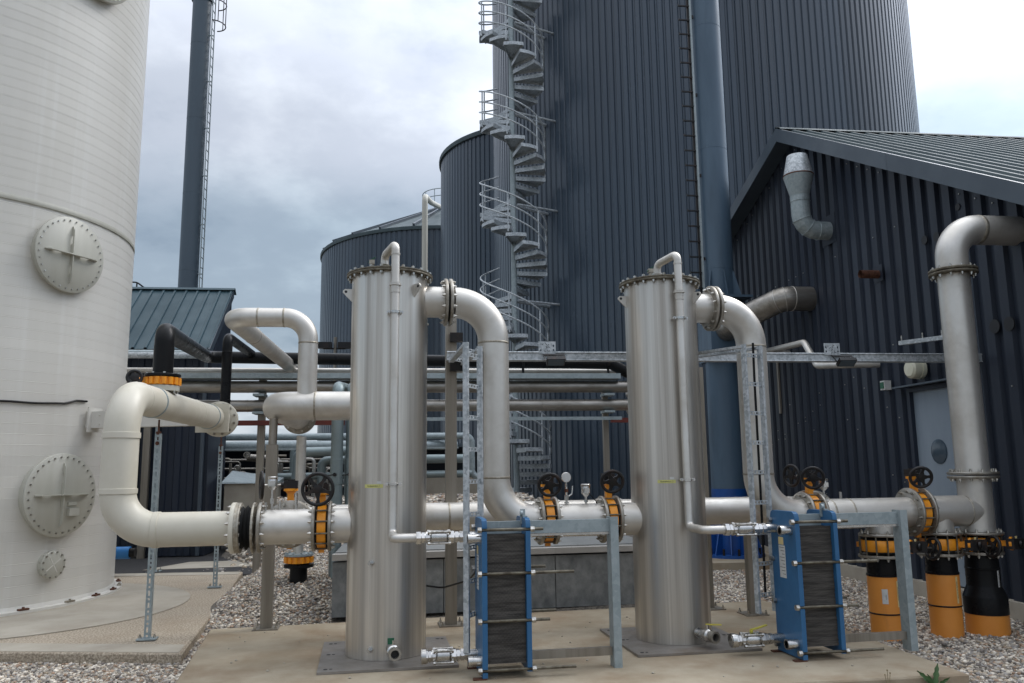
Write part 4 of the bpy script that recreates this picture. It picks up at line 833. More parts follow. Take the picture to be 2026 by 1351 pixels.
t = pipe('gas_pipe', 'short stainless spool with gauge and transmitter between two orange valves', [(1.444, 0, ZA), (1.871, 0, ZA)], 0, PR+.003, base=(1.66, 0, .9)); flange(t, (1.444, 0, ZA), (1, 0, 0), FR, .026, 12, 1); flange(t, (1.871, 0, ZA), (1, 0, 0), FR, .026, 12, -1)
bvalve('orange butterfly valve just left of the right column', (1.937, 0, ZA), (1, 0, 0), (0, 0, 1), (0, -1, 0), (1.92, -.185, ZA+.330), .107, neck=.13, spin=.1)
t = pipe('gas_pipe', 'short stainless stub welded into the left side of the right column', [(2.003, 0, ZA), (2.20, 0, ZA)], 0, .141, base=(2.1, 0, .9)); flange(t, (2.003, 0, ZA), (1, 0, 0), FR, .026, 12, 1)
pg = thing('pressure_gauge', 'round white dial pressure gauge on a thin stand between the orange valves', 'gauge', (1.55, 0, ZA+.13), True)
c = V((1.55, -.02, ZA+.125)); mb = MB(); mb.cyl(c, c+V((0, 0, .16)), .010, seg=10); mb.cyl(c+V((0, 0, .05)), c+V((0, 0, .09)), .019, seg=6); mb.cyl(c+V((0, 0, .02)), c+V((0, 0, .03)), .022, seg=12); part('stem', mb, 'bright', pg)
mb = MB(); mb.cyl(c+V((0, 0, .115)), c+V((0, 0, .145)), .017, seg=12); part('cock_body', mb, 'rust', pg)
mb = MB(); mb.sweep([c+V((.02, 0, .08)), c+V((.05, 0, .10)), c+V((.058, 0, .17))], .006, 8); part('lever', mb, 'bright', pg)
gd = V((-.15, -1, -.05)).normalized(); mb = MB(); mb.lathe([(.040, 0), (.044, .006), (.044, .034), (.040, .038)], c+V((0, 0, .245))-gd*.02, gd, 28); part('case', mb, 'bright', pg)
mb = MB(); mb.lathe([(.039, 0), (.039, .002)], c+V((0, 0, .245))+gd*.018, gd, 28); part('dial', mb, 'whitelabel', pg); mb = MB(); mb.cyl(c+V((0, 0, .16)), c+V((0, 0, .21)), .009, seg=8); part('neck', mb, 'bright', pg)
transmitter('steel pressure transmitter between the white dial gauge and the right orange valve', (1.725, -.02, ZA+.125), .075)
mb = MB(); mb.sweep(arc_path([(1.74, -.03, ZA+.24), (1.80, -.06, ZA+.17), (1.83, -.02, ZA+.125)], .02, 4), .004, 6); solid('signal_cable', mb, 'black', 'short black cable hanging from the transmitter beside the right orange valve', 'cable', skid=True)
# ---- right line with tees down to the orange risers
bvalve('orange butterfly valve behind the right heat exchanger, front wheel of two', (3.87, 0, ZA), (1, 0, 0), (0, 0, 1), (0, -1, 0), (3.81, -.185, ZA+.335), .107, neck=.13, spin=.4)
t = pipe('gas_pipe', 'long stainless manifold pipe above the first orange riser', [(3.937, 0, ZA), (4.885, 0, ZA)], 0, PR, welds=[((4.06, 0, ZA), (1, 0, 0)), ((4.25, 0, ZA), (1, 0, 0))], base=(4.4, 0, .9)); flange(t, (3.937, 0, ZA), (1, 0, 0), FR, .026, 12, 1); flange(t, (4.884, 0, ZA), (1, 0, 0), .225, .026, 14, -1)
mb = MB(); mb.sweep([(4.57, 0, ZA-.05), (4.57, 0, .86)], .130, 36); part('branch', mb, 'steel', t); flange(t, (4.57, 0, .845), (0, 0, 1), .200, .024, 12, 1)
mb = MB(); mb.cyl((4.12, .02, ZA), (4.12, .36, ZA), .13, seg=32); part('side_branch', mb, 'steel', t); flange(t, (4.12, .35, ZA), (0, 1, 0), FR, .026, 12, -1)
mb = MB(); mb.cyl((4.18, -.01, ZA+.13), (4.18, -.01, ZA+.20), .013, seg=10); part('socket', mb, 'bright', t)
transmitter('steel pressure transmitter on the manifold beside the rear handwheel', (4.0, -.03, ZA+.125), .09)
bvalve('orange butterfly valve between the manifold and the tall riser', (4.95, 0, ZA), (1, 0, 0), (0, 0, 1), (0, -1, 0), (4.90, -.185, ZA+.325), .107, r=.222, neck=.11, nb=14, spin=.7)
t = pipe('gas_pipe', 'stainless double tee carrying the tall riser near the shed wall', [(5.015, 0, ZA), (5.60, 0, ZA)], 0, .146, base=(5.3, 0, .9)); flange(t, (5.016, 0, ZA), (1, 0, 0), .225, .026, 14, 1)
mb = MB(); mb.sweep([(5.18, 0, ZA-.05), (5.18, 0, .86)], .130, 36); part('branch', mb, 'steel', t); flange(t, (5.18, 0, .845), (0, 0, 1), .200, .024, 12, 1)
mb = MB(); mb.sweep([(5.60, 0, .85), (5.60, 0, 1.35)], .150, 36); part('riser_tee', mb, 'steel', t); flange(t, (5.60, 0, .835), (0, 0, 1), .215, .024, 12, 1); flange(t, (5.60, 0, 1.362), (0, 0, 1), .225, .026, 12, -1)
mb = MB(); mb.torus((5.46, 0, ZA), (1, 0, 0), .146, .005, 36, 6); part('weld_seam', mb, 'weld', t)
t = pipe('riser_pipe', 'tall stainless riser with flanged top beside the shed', [(5.60, 0, 1.39), (5.60, 0, 3.37)], 0, .148, base=(5.6, 0, 1.38)); flange(t, (5.60, 0, 1.398), (0, 0, 1), .225, .026, 12, 1); flange(t, (5.60, 0, 3.372), (0, 0, 1), .225, .026, 12, -1, 'lid')
ew = K_(XW+.03, 7.36, 3.84)
t = pipe('elbow_pipe', 'stainless elbow turning from the tall riser into the shed wall', [(5.60, 0, 3.40), (5.60, 0, 3.84), tuple(ew)], .30, .150, n=14, base=(5.6, 0, 3.38)); flange(t, (5.60, 0, 3.405), (0, 0, 1), .225, .026, 12, 1, 'lid')
mb = MB(); mb.lathe([(.149, -.02), (.153, -.01), (.153, .01), (.149, .02)], (5.91, ew.y*.5, 3.84), (1, .0, 0), 36); part('weld_seam', mb, 'weld', t)
def oriser(u0, label, kind, vlabel, wl, mk):
    t = thing('buried_pipe', label, 'pipe', (u0, 0, -.12), True, 'plastic pipes rising out of the gravel')
    if kind == 0:
        zr = mk; mb = MB(); mb.sweep([(u0, 0, -.2), (u0, 0, zr)], .140, 40); part('lower_sleeve', mb, 'orangepipe', t)
        mb = MB(); mb.torus((u0, 0, zr+.005), (0, 0, 1), .139, .008, 40, 6); part('black_ring', mb, 'black', t)
        mb = MB(); mb.sweep([(u0, 0, zr+.01), (u0, 0, .478)], .142, 40); part('upper_sleeve', mb, 'orangepipe', t)
        mb = MB(); mb.lathe([(.137, 0), (.146, .004), (.146, .02), (.137, .026), (.137, .16), (.128, .17)], (u0, 0, .47), seg=40); part('black_collar', mb, 'black', t)
    else:
        mb = MB(); mb.sweep([(u0, 0, -.2), (u0, 0, .10)], .185, 40); part('lower_sleeve', mb, 'orangepipe', t)
        mb = MB(); mb.lathe([(.180, .095), (.190, .10), (.190, .25), (.187, .26), (.150, .345), (.147, .36), (.147, .50), (.152, .505), (.152, .515), (.147, .52), (.140, .64)], (u0, 0, 0), seg=40); part('black_reducer', mb, 'black', t)
    mb = MB(); mb.lathe([(.197, -.012), (.200, -.009), (.200, .009), (.197, .012)], (u0, 0, .652), seg=40); f = part('flange', mb, 'flange', t); mb = MB(); mb.bolts((u0, 0, .64), (0, 0, -1), .172, 12, .0135, 0, .018, 0, .01); part('bolts', mb, 'bolt', f, 'stuff')
    # labels
    def wrap(a, z, off, r): an = -math.pi/2+a/r; return (u0+(r+off)*math.cos(an), (r+off)*math.sin(an), z)
    rr = .142 if kind == 0 else .1475
    def lab(a0, a1, z0, z1, m, nm):
        mb = MB(); k = 4
        for i in range(k+1): a = a0+(a1-a0)*i/k; mb.v += [wrap(a, z0, .0015, rr), wrap(a, z1, .0015, rr)]
        mb.f = [(2*i, 2*i+2, 2*i+3, 2*i+1) for i in range(k)]; return part(nm, mb, m, t)
    la = wl[0]; L = lab(la-.0115, la+.0115, wl[1], wl[2], wl[3], 'label_strip')
    vs_, fs = text_geo(wl[4], .0165); mb = MB(); mb.add([wrap(la+y_, (wl[1]+wl[2])/2-x, .003, rr) for x, y_, _ in vs_], fs); part('lettering', mb, 'ink', L)
    if len(wl) > 5:
        L = lab(-.105, -.055, .24, .37, 'whitelabel', 'torn_sticker'); vs_, fs = text_geo('1007101', .014); mb = MB(); mb.add([wrap(-.072+y_, .30-x, .003, rr) for x, y_, _ in vs_], fs); part('lettering', mb, 'ink', L)
    # valve
    d = V((.62, -.78, 0)).normalized(); cc = V((u0, 0, .748))
    w = cc+V((.365, -.235, -.02))
    return bvalve(vlabel, cc, (0, 0, 1), d, (1, 0, 0), w, .105, neck=.075, r=.200, bodyw=.105, spin=.3, marker=True)
oriser(4.555, 'orange plastic riser nearest the heat exchanger, with a torn white sticker', 0, 'orange valve on the left riser, gearbox hidden by the exchanger leg', (.045, .21, .44, 'cremelabel', 'BIOGAS FAKKEL', 1), .14)
oriser(5.17, 'middle orange plastic riser with one pale yellow label strip', 0, 'orange valve with black gearbox on the middle riser', (.035, .22, .46, 'cremelabel', 'BIOGAS TIL MOTOR'), .185)
oriser(5.60, 'right riser with black reducer above a wide orange base', 1, 'orange valve with black gearbox on the right riser by the wall', (.045, .33, .50, 'whitelabel', 'BIOGAS RETUR'), 0)

# ---------------------------------------------------------------- plate heat exchangers
def exchanger(u0, label, first):
    t = thing('heat_exchanger', label, 'exchanger', (u0+.85, -.8, 0), True, 'blue plate heat exchangers')
    v0, v1 = -1.0, -.60; vm = (v0+v1)/2; ZT, ZB = 1.13, .035
    def plate(ua, ub, zb, nm, notch=(.06, .40, .735, 1.05)):
        rc = .045; ex, ez = V((0, 1, 0)), V((0, 0, 1)); um = (ua+ub)/2
        poly = [(v0, zb)]
        zs_ = [zb]+[z for z in notch]
        pl = [(v0, zb)]
        for z in notch:
            if z-.014 > zb: pl += [(v0, z-.012), (v0+.035, z-.012), (v0+.035, z+.012), (v0, z+.012)]
        pl += [(v0, ZT-rc), (v0+rc*.3, ZT-rc*.3), (v0+rc, ZT)]
        br_ = [(v1-rc, ZT), (v1-rc*.3, ZT-rc*.3), (v1, ZT-rc)]
        for z in reversed(notch): br_ += [(v1, z+.012), (v1-.035, z+.012), (v1-.035, z-.012), (v1, z-.012)]
        br_ += [(v1, zb)]
        mb = MB(); mb.prism(pl+br_, (um, 0, 0), ex, ez, ub-ua); return part(nm, mb, 'blue', t, sharp=25)
    fp = plate(u0+.666, u0+.704, .012, 'fixed_plate'); mp = plate(u0+.995, u0+1.03, .045, 'moving_plate')
    # plate pack: thin pressed plates with free edges
    mb = MB(); nP = 58; nz = 64; zz = np.linspace(.10, 1.015, nz+1); dp_ = .287/nP
    for i in range(nP):
        x0_, x1_ = u0+.706+i*dp_+.0004, u0+.706+(i+1)*dp_-.0006; o = len(mb.v)
        for k in range(nz+1):
            q = .007*((i+k) % 2)+.003*((k//5) % 2); mb.v += [(x0_, v0+.052, zz[k]), (x0_, v0+.036+q, zz[k]), (x1_, v0+.036+q, zz[k]), (x1_, v0+.052, zz[k]), (x0_, v1-.036-q, zz[k]), (x1_, v1-.036-q, zz[k])]
        for k in range(nz): a = o+6*k; mb.f += [(a, a+6, a+7, a+1), (a+1, a+7, a+8, a+2), (a+2, a+8, a+9, a+3), (a+4, a+5, a+11, a+10)]
    part('plate_pack', mb, 'plates', t, 'stuff')
    mb = MB(); mb.bb(u0+.706, u0+.993, v0+.056, v1-.056, .105, 1.01); part('gasket_block', mb, 'rubber', t)
    hz = (.06, .40, .735, 1.05); ends = (1.36, 1.17, 1.36, 1.13)
    for i, z in enumerate(hz):
        for v in (v0+.017, v1-.017):
            e = ends[i] if v < vm else ends[i]-.08*(i % 2)
            if v > vm: e = (1.30, 1.30, 1.22, 1.12)[i]
            mb = MB(); mb.cyl((u0+.655, v, z), (u0+e, v, z), .0115, seg=12); rd = part('tie_rod', mb, 'lid', t)
            mb = MB(); mb.cyl((u0+.636, v, z), (u0+.664, v, z), .023, seg=6); mb.cyl((u0+1.032, v, z), (u0+1.062, v, z), .022, seg=6); part('nut', mb, 'bolt', rd, 'stuff')
    mb = MB(); mb.bb(u0+.706, u0+1.745, vm-.022, vm+.022, 1.005, 1.10); part('top_beam', mb, 'galvdull', t)
    mb = MB(); mb.bb(u0+.98, u0+1.69, vm-.026, vm+.026, .985, 1.003); part('beam_liner', mb, 'bright', t)
    mb = MB()
    c0_, c1_ = u0+1.69, u0+1.752
    mb.bb(c0_, c1_, vm-.062, vm-.056, 0.0, 1.118); mb.bb(c0_, c0_+.006, vm-.056, vm+.05, 0.0, 1.118); part('column_leg', mb, 'galvdull', t)
    mb = MB(); mb.bb(u0+.706, u0+1.688, vm-.020, vm+.02, .085, .145); part('bottom_bar', mb, 'post', t)
    mb = MB(); mb.bb(u0+.995, u0+1.03, vm-.09, vm-.03, 1.131, 1.142); mb.bb(u0+.985, u0+1.02, vm-.055, vm-.03, 1.08, 1.19); mb.cyl((u0+.98, vm-.06, 1.16), (u0+1.0, vm-.06, 1.16), .02, seg=12); part('roller_hanger', mb, 'galvdull', t)
    mb = MB(); mb.bb(u0+.60, u0+.70, v0+.0, v0+.05, 0, .011); mb.bb(u0+.60, u0+.70, v1-.05, v1, 0, .011); part('foot', mb, 'rust', t, 'stuff')
    # ports on the fixed plate
    def port(v, z, L, open_):
        mb = MB(); a = u0+.668
        if open_: mb.tubering((a, v, z), (-1, 0, 0), .027, .036, 0, L, 24); mb.tubering((a, v, z), (-1, 0, 0), .027, .039, L-.03, L, 24)
        else: mb.cyl((a, v, z), (a-L, v, z), .036, seg=24)
        p = part('port', mb, 'bright', fp)
        if open_: mb = MB(); mb.cyl((a, v, z), (a-.03, v, z), .0265, seg=20); part('bore', mb, 'dark', fp)
    port(-.93, .985, .10, True); port(-.93, .12, .10, True); port(-.70, .985, .10, False); port(-.70, .12, .10, False)
    # stickers
    mb = MB(); mb.bb(u0+.6635, u0+.665, -.80, -.72, .86, .92); part('warning_sticker', mb, 'cremelabel', fp)
    mb = MB(); mb.bb(u0+.6635, u0+.665, -.82, -.72, .60, .855); st_ = part('data_sticker', mb, 'whitelabel', fp)
    mb = MB()
    for k in range(9): z = .84-k*.026; mb.bb(u0+.6625, u0+.6635, -.81, -.73-.02*(k % 3), z-.004, z)
    part('print_lines', mb, 'ink', st_, 'stuff')
    return t
exchanger(0, 'left blue plate heat exchanger with dark plate pack on a steel frame', True)
exchanger(2.49, 'right blue plate heat exchanger with stickers showing on its face', False)
def ballvalve(label, ua, ub, v, z, capped=False, handle=None):
    """three-piece ball valve between hex unions from ua to ub along u"""
    t = thing('ball_valve', label, 'valve', ((ua+ub)/2, v, z-.06), True, 'stainless three-piece ball valves'); L = ub-ua; mb = MB()
    a = ua+L*.30; bq = ua+L*.66
    mb.lathe([(.036, a-ua), (.050, a-ua+.012), (.052, a-ua+.03), (.052, bq-ua-.03), (.050, bq-ua-.012), (.036, bq-ua)], (ua, v, z), (1, 0, 0), 24); part('ball_body', mb, 'bright', t)
    for x0, nm in ((ua, 'union'), (bq, 'union')):
        mb = MB(); w = (a-ua) if x0 == ua else (ub-bq)
        mb.cyl((x0, v, z), (x0+w, v, z), .034, seg=20); mb.cyl((x0+w*.06, v, z), (x0+w*.36, v, z), .053, seg=6); mb.cyl((x0+w*.42, v, z), (x0+w*.62, v, z), .046, seg=6); mb.cyl((x0+w*.70, v, z), (x0+w*.95, v, z), .043, seg=8); part(nm, mb, 'bright', t)
    for dv_, dz in ((-.042, .042), (.042, .042), (-.042, -.042), (.042, -.042)):
        mb = MB(); mb.cyl((a-.015, v+dv_, z+dz), (bq+.015, v+dv_, z+dz), .0075, seg=8); mb.cyl((a-.02, v+dv_, z+dz), (a-.002, v+dv_, z+dz), .013, seg=6); mb.cyl((bq+.002, v+dv_, z+dz), (bq+.02, v+dv_, z+dz), .013, seg=6); part('body_bolt', mb, 'bolt', t)
    if capped: mb = MB(); mb.cyl((ua-.015, v, z), (ua+.02, v, z), .054, seg=24); mb.cyl((ua-.017, v, z), (ua-.015, v, z), .035, seg=20); part('end_cap', mb, 'bright', t)
    if handle: mb = MB(); q = V(((a+bq)/2, v, z+.055)); mb.cyl(q, q+V((0, 0, .02)), .014, seg=8); mb.sweep([q+V((0, 0, .022)), q+V((.06, .02, .026)), q+V((.15, .035, .045))], 0, sq=(.026, .007)); part('handle', mb, handle, t)
ballvalve('steel ball valve feeding the top of the left blue exchanger', .195, .57, -.70, .985)
ballvalve('open-ended steel ball valve at the bottom of the left blue exchanger', .26, .57, -.70, .12, True)
ballvalve('steel ball valve feeding the top of the right blue exchanger', 2.69, 3.06, -.70, .985)
ballvalve('capped steel ball valve with yellow handle below the right blue exchanger', 2.72, 3.06, -.70, .12, True, 'yellowhandle')

# ---------------------------------------------------------------- cable ladders, tray, floodlights, posts
def ladder(label, pa, pb, z0, z1, far):
    pa, pb = V((*pa, 0)), V((*pb, 0)); ex = (pb-pa).normalized(); ey = V((-ex.y, ex.x, 0)); rot = Matrix((ex, ey, V((0, 0, 1)))).transposed(); wd = (pb-pa).length
    t = thing('cable_ladder', label, 'cable ladder', (*pa.lerp(pb, .5).to_2d(), z0), False, 'galvanised cable ladders')
    for p in (pa, pb): mb = MB(); mb.box(p+V((0, 0, (z0+z1)/2)), (.022, .045, z1-z0), rot); part('rail', mb, 'galv', t)
    def rung(c, e, f, up_):
        mb = MB(); r_ = Matrix((e, f, up_)).transposed(); L = wd-.024
        for s in (-1, 1): mb.box(c+up_*s*.013, (L, .006, .008), r_)
        for k in range(5): mb.box(c+e*(-L/2+.008+k*(L-.016)/4), (.016, .006, .018), r_)
        part('rung', mb, 'galv', t)
    z = z1-.09
    while z > z0+.03: rung(pa.lerp(pb, .5)+V((0, 0, z)), ex, ey, V((0, 0, 1))); z -= .25
    # upper bend: a short length of ladder leads back to the long tray
    fr = V((*far, z1+.05)); q0 = pa.lerp(pb, .5)+V((0, 0, z1-.02)); d = (fr-q0).normalized(); sx = ex
    for s in (-1, 1): mb = MB(); mb.sweep([q0+sx*s*wd/2, fr+sx*s*wd/2], 0, sq=(.05, .022)); part('top_rail', mb, 'galv', t)
    n_ = 5; up_ = sx.cross(d).normalized()
    for k in range(1, n_): 
        c = q0.lerp(fr, k/n_); rung(c, sx, d, sx.cross(d).normalized())
    return t
ladder('vertical galvanised cable ladder beside the left blue exchanger', (.386, 6.33), (.512, 6.54), .14, 2.49, (.40, 7.98))
ladder('vertical galvanised cable ladder beside the right blue exchanger', (2.795, 6.61), (2.975, 6.69), .30, 2.53, (2.52, 8.0))
mb = MB(); mb.sweep(arc_path([(.535, 6.56, 2.45), (.53, 6.57, 1.2), (.52, 6.58, .75), (.46, 7.2, .55), (.25, 7.72, .42), (.10, 7.75, .44), (-.1, 7.72, .50)], .12, 5), .009, 8); solid('signal_cable', mb, 'black', 'black cable sagging from the left cable ladder behind the left column', 'cable')
mb = MB(); mb.sweep(arc_path([(2.93, 6.72, 2.56), (2.925, 6.72, 2.2), (2.93, 6.74, 1.3), (2.92, 6.74, .4)], .2, 4), .011, 8); solid('signal_cable', mb, 'black', 'black cable tied along the right cable ladder', 'cable')
ty = thing('cable_tray', 'long horizontal galvanised cable tray crossing behind both columns to the shed', 'cable tray', (3, 8.05, 2.57))
mb = MB(); xa, xb = .30, XW-.005
mb.bb(xa, xb, 8.02, 8.026, 2.575, 2.655); mb.bb(xa, xb, 8.026, 8.12, 2.575, 2.582); mb.bb(xa, xb, 8.12, 8.126, 2.575, 2.655); mb.sweep([(xa, 8.017, 2.655), (xb, 8.017, 2.655)], .009, 8); mb.sweep([(xa, 8.017, 2.578), (xb, 8.017, 2.578)], .006, 8); part('channel', mb, 'galv', ty)
def joinplate(x, lab):
    t = thing('mounting_plate', lab, 'bracket', (x, 8.0, 2.65), False, 'perforated plates on the cable tray'); w, h, z0 = .175, .125, 2.64; mb = MB()
    xs_ = [-.5, -.41, -.35, -.10, .10, .35, .41, .5]
    # plate with real square holes near both ends
    for (a0, a1) in ((-.5, -.42), (-.33, .33), (.42, .5)): mb.bb(x+a0*w, x+a1*w, 8.004, 8.009, z0, z0+h)
    for (b0, b1) in ((0, .22), (.38, .56), (.74, 1)):
        for sg in (-1, 1): a0, a1 = sorted((sg*.33, sg*.42)); mb.bb(x+a0*w, x+a1*w, 8.004, 8.009, z0+b0*h, z0+b1*h)
    part('plate', mb, 'galv', t)
    mb = MB(); rr = random.Random(int(x*100))
    for k in range(9): an = rr.uniform(0, 3.1); c = V((x+rr.uniform(-.045, .045), 8.0035, z0+rr.uniform(.02, .105))); mb.box(c, (.022, .0012, .005), Matrix.Rotation(an, 3, 'Y'))
    part('punched_slots', mb, 'dark', t, 'stuff')
joinplate(1.312, 'punched galvanised plate standing on the tray between the columns'); joinplate(4.36, 'punched galvanised plate standing on the tray before the shed')
def flood(x, lab):
    t = thing('floodlight', lab, 'lamp', (x, 7.97, 2.5), False, 'black floodlights under the tray'); rot = Matrix.Rotation(R(-35), 3, 'X')
    mb = MB(); c = V((x, 7.93, 2.555)); mb.box(c, (.185, .10, .038), rot); hd = part('housing', mb, 'blackpaint', t)
    mb = MB()
    for k in range(7): mb.box(c+rot @ V((-.075+k*.025, 0, .026)), (.006, .08, .016), rot)
    part('cooling_fins', mb, 'blackpaint', hd, 'stuff')
    mb = MB(); mb.box(c+rot @ V((0, 0, -.0205)), (.165, .085, .004), rot); part('glass', mb, 'darkglass', hd)
    mb = MB(); mb.sweep([(x-.10, 7.94, 2.56), (x-.115, 8.0, 2.63), (x+.10, 8.0, 2.63), (x+.10, 7.94, 2.56)], 0, sq=(.02, .006)); part('yoke', mb, 'blackpaint', t)
flood(1.385, 'black floodlight hanging under the tray between the columns'); flood(4.47, 'black floodlight hanging under the tray before the shed')
def post(lab, x, y, z0, z1, w, m='post', foot=.24, cat='post', ang=0.06):
    t = thing('steel_post', lab, cat, (x, y, z0), False, 'stainless support posts'); rz = Matrix.Rotation(ang, 3, 'Z'); mb = MB(); mb.box((x, y, (z0+z1)/2+.006), (w, w, z1-z0-.012), rz); part('shaft', mb, m, t)
    if foot:
        mb = MB(); mb.box((x, y, z0+.006), (foot, foot, .012), rz); fp = part('foot_plate', mb, m, t); mb = MB()
        for sx in (-1, 1):
            for sy in (-1, 1): p = V((x, y, z0+.012))+rz @ V((sx*foot*.4, sy*foot*.4, 0)); mb.cyl(p, p+V((0, 0, .02)), .014, seg=6); mb.cyl(p, p+V((0, 0, .04)), .007, seg=6)
        part('anchors', mb, 'bolt', fp, 'stuff')
    return t
p2 = post('stainless post just right of the left column, carrying the long cable tray', .348, 8.22, 0, 3.05, .108)
for z in (2.52, 2.82): mb = MB(); mb.box((.40, 8.13, z), (.13, .08, .09)); part('clamp_block', mb, 'blackpaint', p2)
post('stainless post under the left bend of the grey pipe', -1.425, 8.36, 0, 1.76, .108); 
mb = MB(); mb.cyl((-1.43, 8.40, 1.76), (-1.43, 8.42, 2.02), .042, seg=16); solid('pipe_prop', mb, 'post', 'short round prop on top of the left stainless post', 'post')
post('stainless post half hidden behind the right cable ladder', 3.42, 8.23, 0, 1.0, .08)
post('brown steel post at the right edge of the right column', 3.12, 8.62, 0, 2.58, .06, 'post')
mb = MB(); mb.cyl((-1.44, 10.38, .25), (-1.44, 10.38, 1.93), .040, seg=16); solid('steel_post', mb, 'steel', 'thin round post under the dangling grey flange', 'post')

# ---------------------------------------------------------------- grey pipes above the inlet
gp = pipe('gas_pipe', 'fat grey stainless pipe with a rounded bend left of the left column', [(-.22, 7.98, 1.18), (-.22, 8.44, 1.6), (-.22, 8.44, 2.152), (-1.44, 8.44, 2.152), (-1.44, 10.25, 2.152)], [.12, .22, .25], .147, skid=False, welds=[((-1.02, 8.44, 2.152), (1, 0, 0))], n=14, base=(-.22, 8.2, 1.1))
flange(gp, (-1.44, 10.26, 2.152), (0, 1, 0), .205, .03, 12, -1); flange(gp, (-1.44, 10.30, 2.152), (0, 1, 0), .205, .03, 0, 1)
pipe('gas_pipe', 'slender grey stainless pipe arching high over the fat grey pipe', [(-1.9, 12.9, 3.066), (-1.9, 8.44, 3.066), (-1.112, 8.44, 3.066), (-1.112, 8.44, 2.22)], [.20, .24], .0985, skid=False, welds=[((-1.62, 8.44, 3.066), (1, 0, 0)), ((-1.36, 8.44, 3.066), (1, 0, 0)), ((-1.112, 8.44, 2.80), (0, 0, 1)), ((-1.9, 9.6, 3.066), (0, 1, 0))], n=14, base=(-1.112, 8.44, 2.2))
# ---------------------------------------------------------------- black pipes
bp = pipe('black_pipe', 'black plastic pipe rising from the cream pipe and running right behind everything', [(-2.385, 7.94, 2.27), (-2.385, 7.94, 2.83), (-3.05, 12.2, 3.165), (3.0, 12.2, 3.085), (3.25, 12.2, 2.95), (3.7, 12.2, 2.9)], [.12, .14, .15, .15], .0885, 'black', False, base=(-2.385, 7.94, 2.25))
mb = MB(); mb.lathe([(.16, 0), (.163, .004), (.163, .022), (.16, .026)], (-2.385, 7.94, 2.39), seg=36); mb.lathe([(.091, .026), (.091, .3)], (-2.385, 7.94, 2.39), seg=36); part('collar', mb, 'black', bp)
tv = thing('wafer_valve', 'orange lugged valve under the black riser on top of the cream pipe', 'valve', (-2.385, 7.94, 2.27))
mb = MB(); mb.cyl((-2.385, 7.94, 2.31), (-2.385, 7.94, 2.385), .145, seg=36)
for k in range(16): a = 2*math.pi*k/16; mb.cyl((-2.385+.148*math.cos(a), 7.94+.148*math.sin(a), 2.314), (-2.385+.148*math.cos(a), 7.94+.148*math.sin(a), 2.381), .022, seg=10)
part('body', mb, 'orange', tv)
mb = MB(); mb.cyl((-2.385, 7.94, 2.255), (-2.385, 7.94, 2.305), .155, seg=36); fl2 = part('lower_flange', mb, 'hatch', tv); mb = MB(); mb.bolts((-2.385, 7.94, 2.255), (0, 0, -1), .135, 8, .013, 0, .02); mb.bolts((-2.385, 7.94, 2.416), (0, 0, 1), .135, 8, .012, 0, .014); part('bolts', mb, 'bolt', fl2, 'stuff')
mb = MB(); mb.cyl((-2.52, 7.94, 2.35), (-2.60, 7.92, 2.36), .03, seg=12); part('neck', mb, 'orange', tv); handwheel(tv, (-2.585, 7.78, 2.37), (.3, -1, .1), .075)
b2 = pipe('black_pipe', 'thin black plastic pipe rising from the end of the cream pipe', [(-2.385, 10.5, 2.26), (-2.385, 10.5, 3.19), (-2.42, 12.2, 3.21)], .10, .062, 'black', False, base=(-2.385, 10.5, 2.2))
mb = MB(); mb.lathe([(.062, 0), (.069, .004), (.069, .03), (.062, .034)], (-2.385, 10.5, 2.36), seg=24); mb.lathe([(.062, 0), (.066, .004), (.066, .02), (.062, .024)], (-2.385, 10.5, 2.98), seg=24); part('sleeve', mb, 'black', b2)
# ---------------------------------------------------------------- pipe rack behind
YRK = 12.2
def rackpipe(lab, z, r, x0, x1, m='rackpipe', y=YRK, tail=True, step=1.45):
    pts = [(x0, y, z), (x1, y, z)]+([(x1+.02, y+1.2, z)] if tail else [])
    t = pipe('rack_pipe', lab, pts, .16, r, m, False, 24, base=((x0+x1)/2, y, z-r))
    mb = MB(); x = x0+.7
    while x < x1-.2: mb.lathe([(r-.001, -.006), (r+.003, -.004), (r+.003, .004), (r-.001, .006)], (x, y, z), (1, 0, 0), 24); x += step
    part('jacket_joint', mb, m, t, 'stuff'); return t
rackpipe('thin steel pipe just below the long black pipe', 2.995, .042, -4.6, 3.25, 'steel', YRK+.25, False)
rackpipe('thick upper steel-jacketed pipe of the rack', 2.725, .088, -4.6, 3.6)
rackpipe('thick lower steel-jacketed pipe of the rack', 2.445, .088, -4.6, 3.6)
rackpipe('speckled galvanised pipe in front of the outbuilding eaves', 3.20, .045, -5.2, -3.05, 'galv', YRK+.1, False)
mb = MB(); mb.bb(-3.6, 3.1, 12.02, 12.03, 2.835, 2.915); mb.bb(-3.6, 3.1, 12.03, 12.32, 2.835, 2.842); mb.bb(-3.6, 3.1, 12.32, 12.33, 2.835, 2.915); solid('rack_tray', mb, 'galvdull', 'wide galvanised tray lying along the rack under the thin pipe', 'cable tray')
mb = MB(); mb.bb(-2.9, -1.05, 12.12, 12.24, 2.16, 2.23); solid('red_beam', mb, 'redsteel', 'red oxide cross beam low on the rack left of the left column', 'beam')
mb = MB(); mb.bb(-.6, 3.12, 12.10, 12.13, 2.21, 2.26); solid('rack_rail', mb, 'galvdull', 'thin galvanised rail low on the rack between the columns', 'rail')
mb = MB(); mb.bb(2.95, 3.35, 12.10, 12.16, 2.17, 2.24); solid('red_beam', mb, 'redsteel', 'red oxide beam end peeking out at the right of the rack', 'beam')
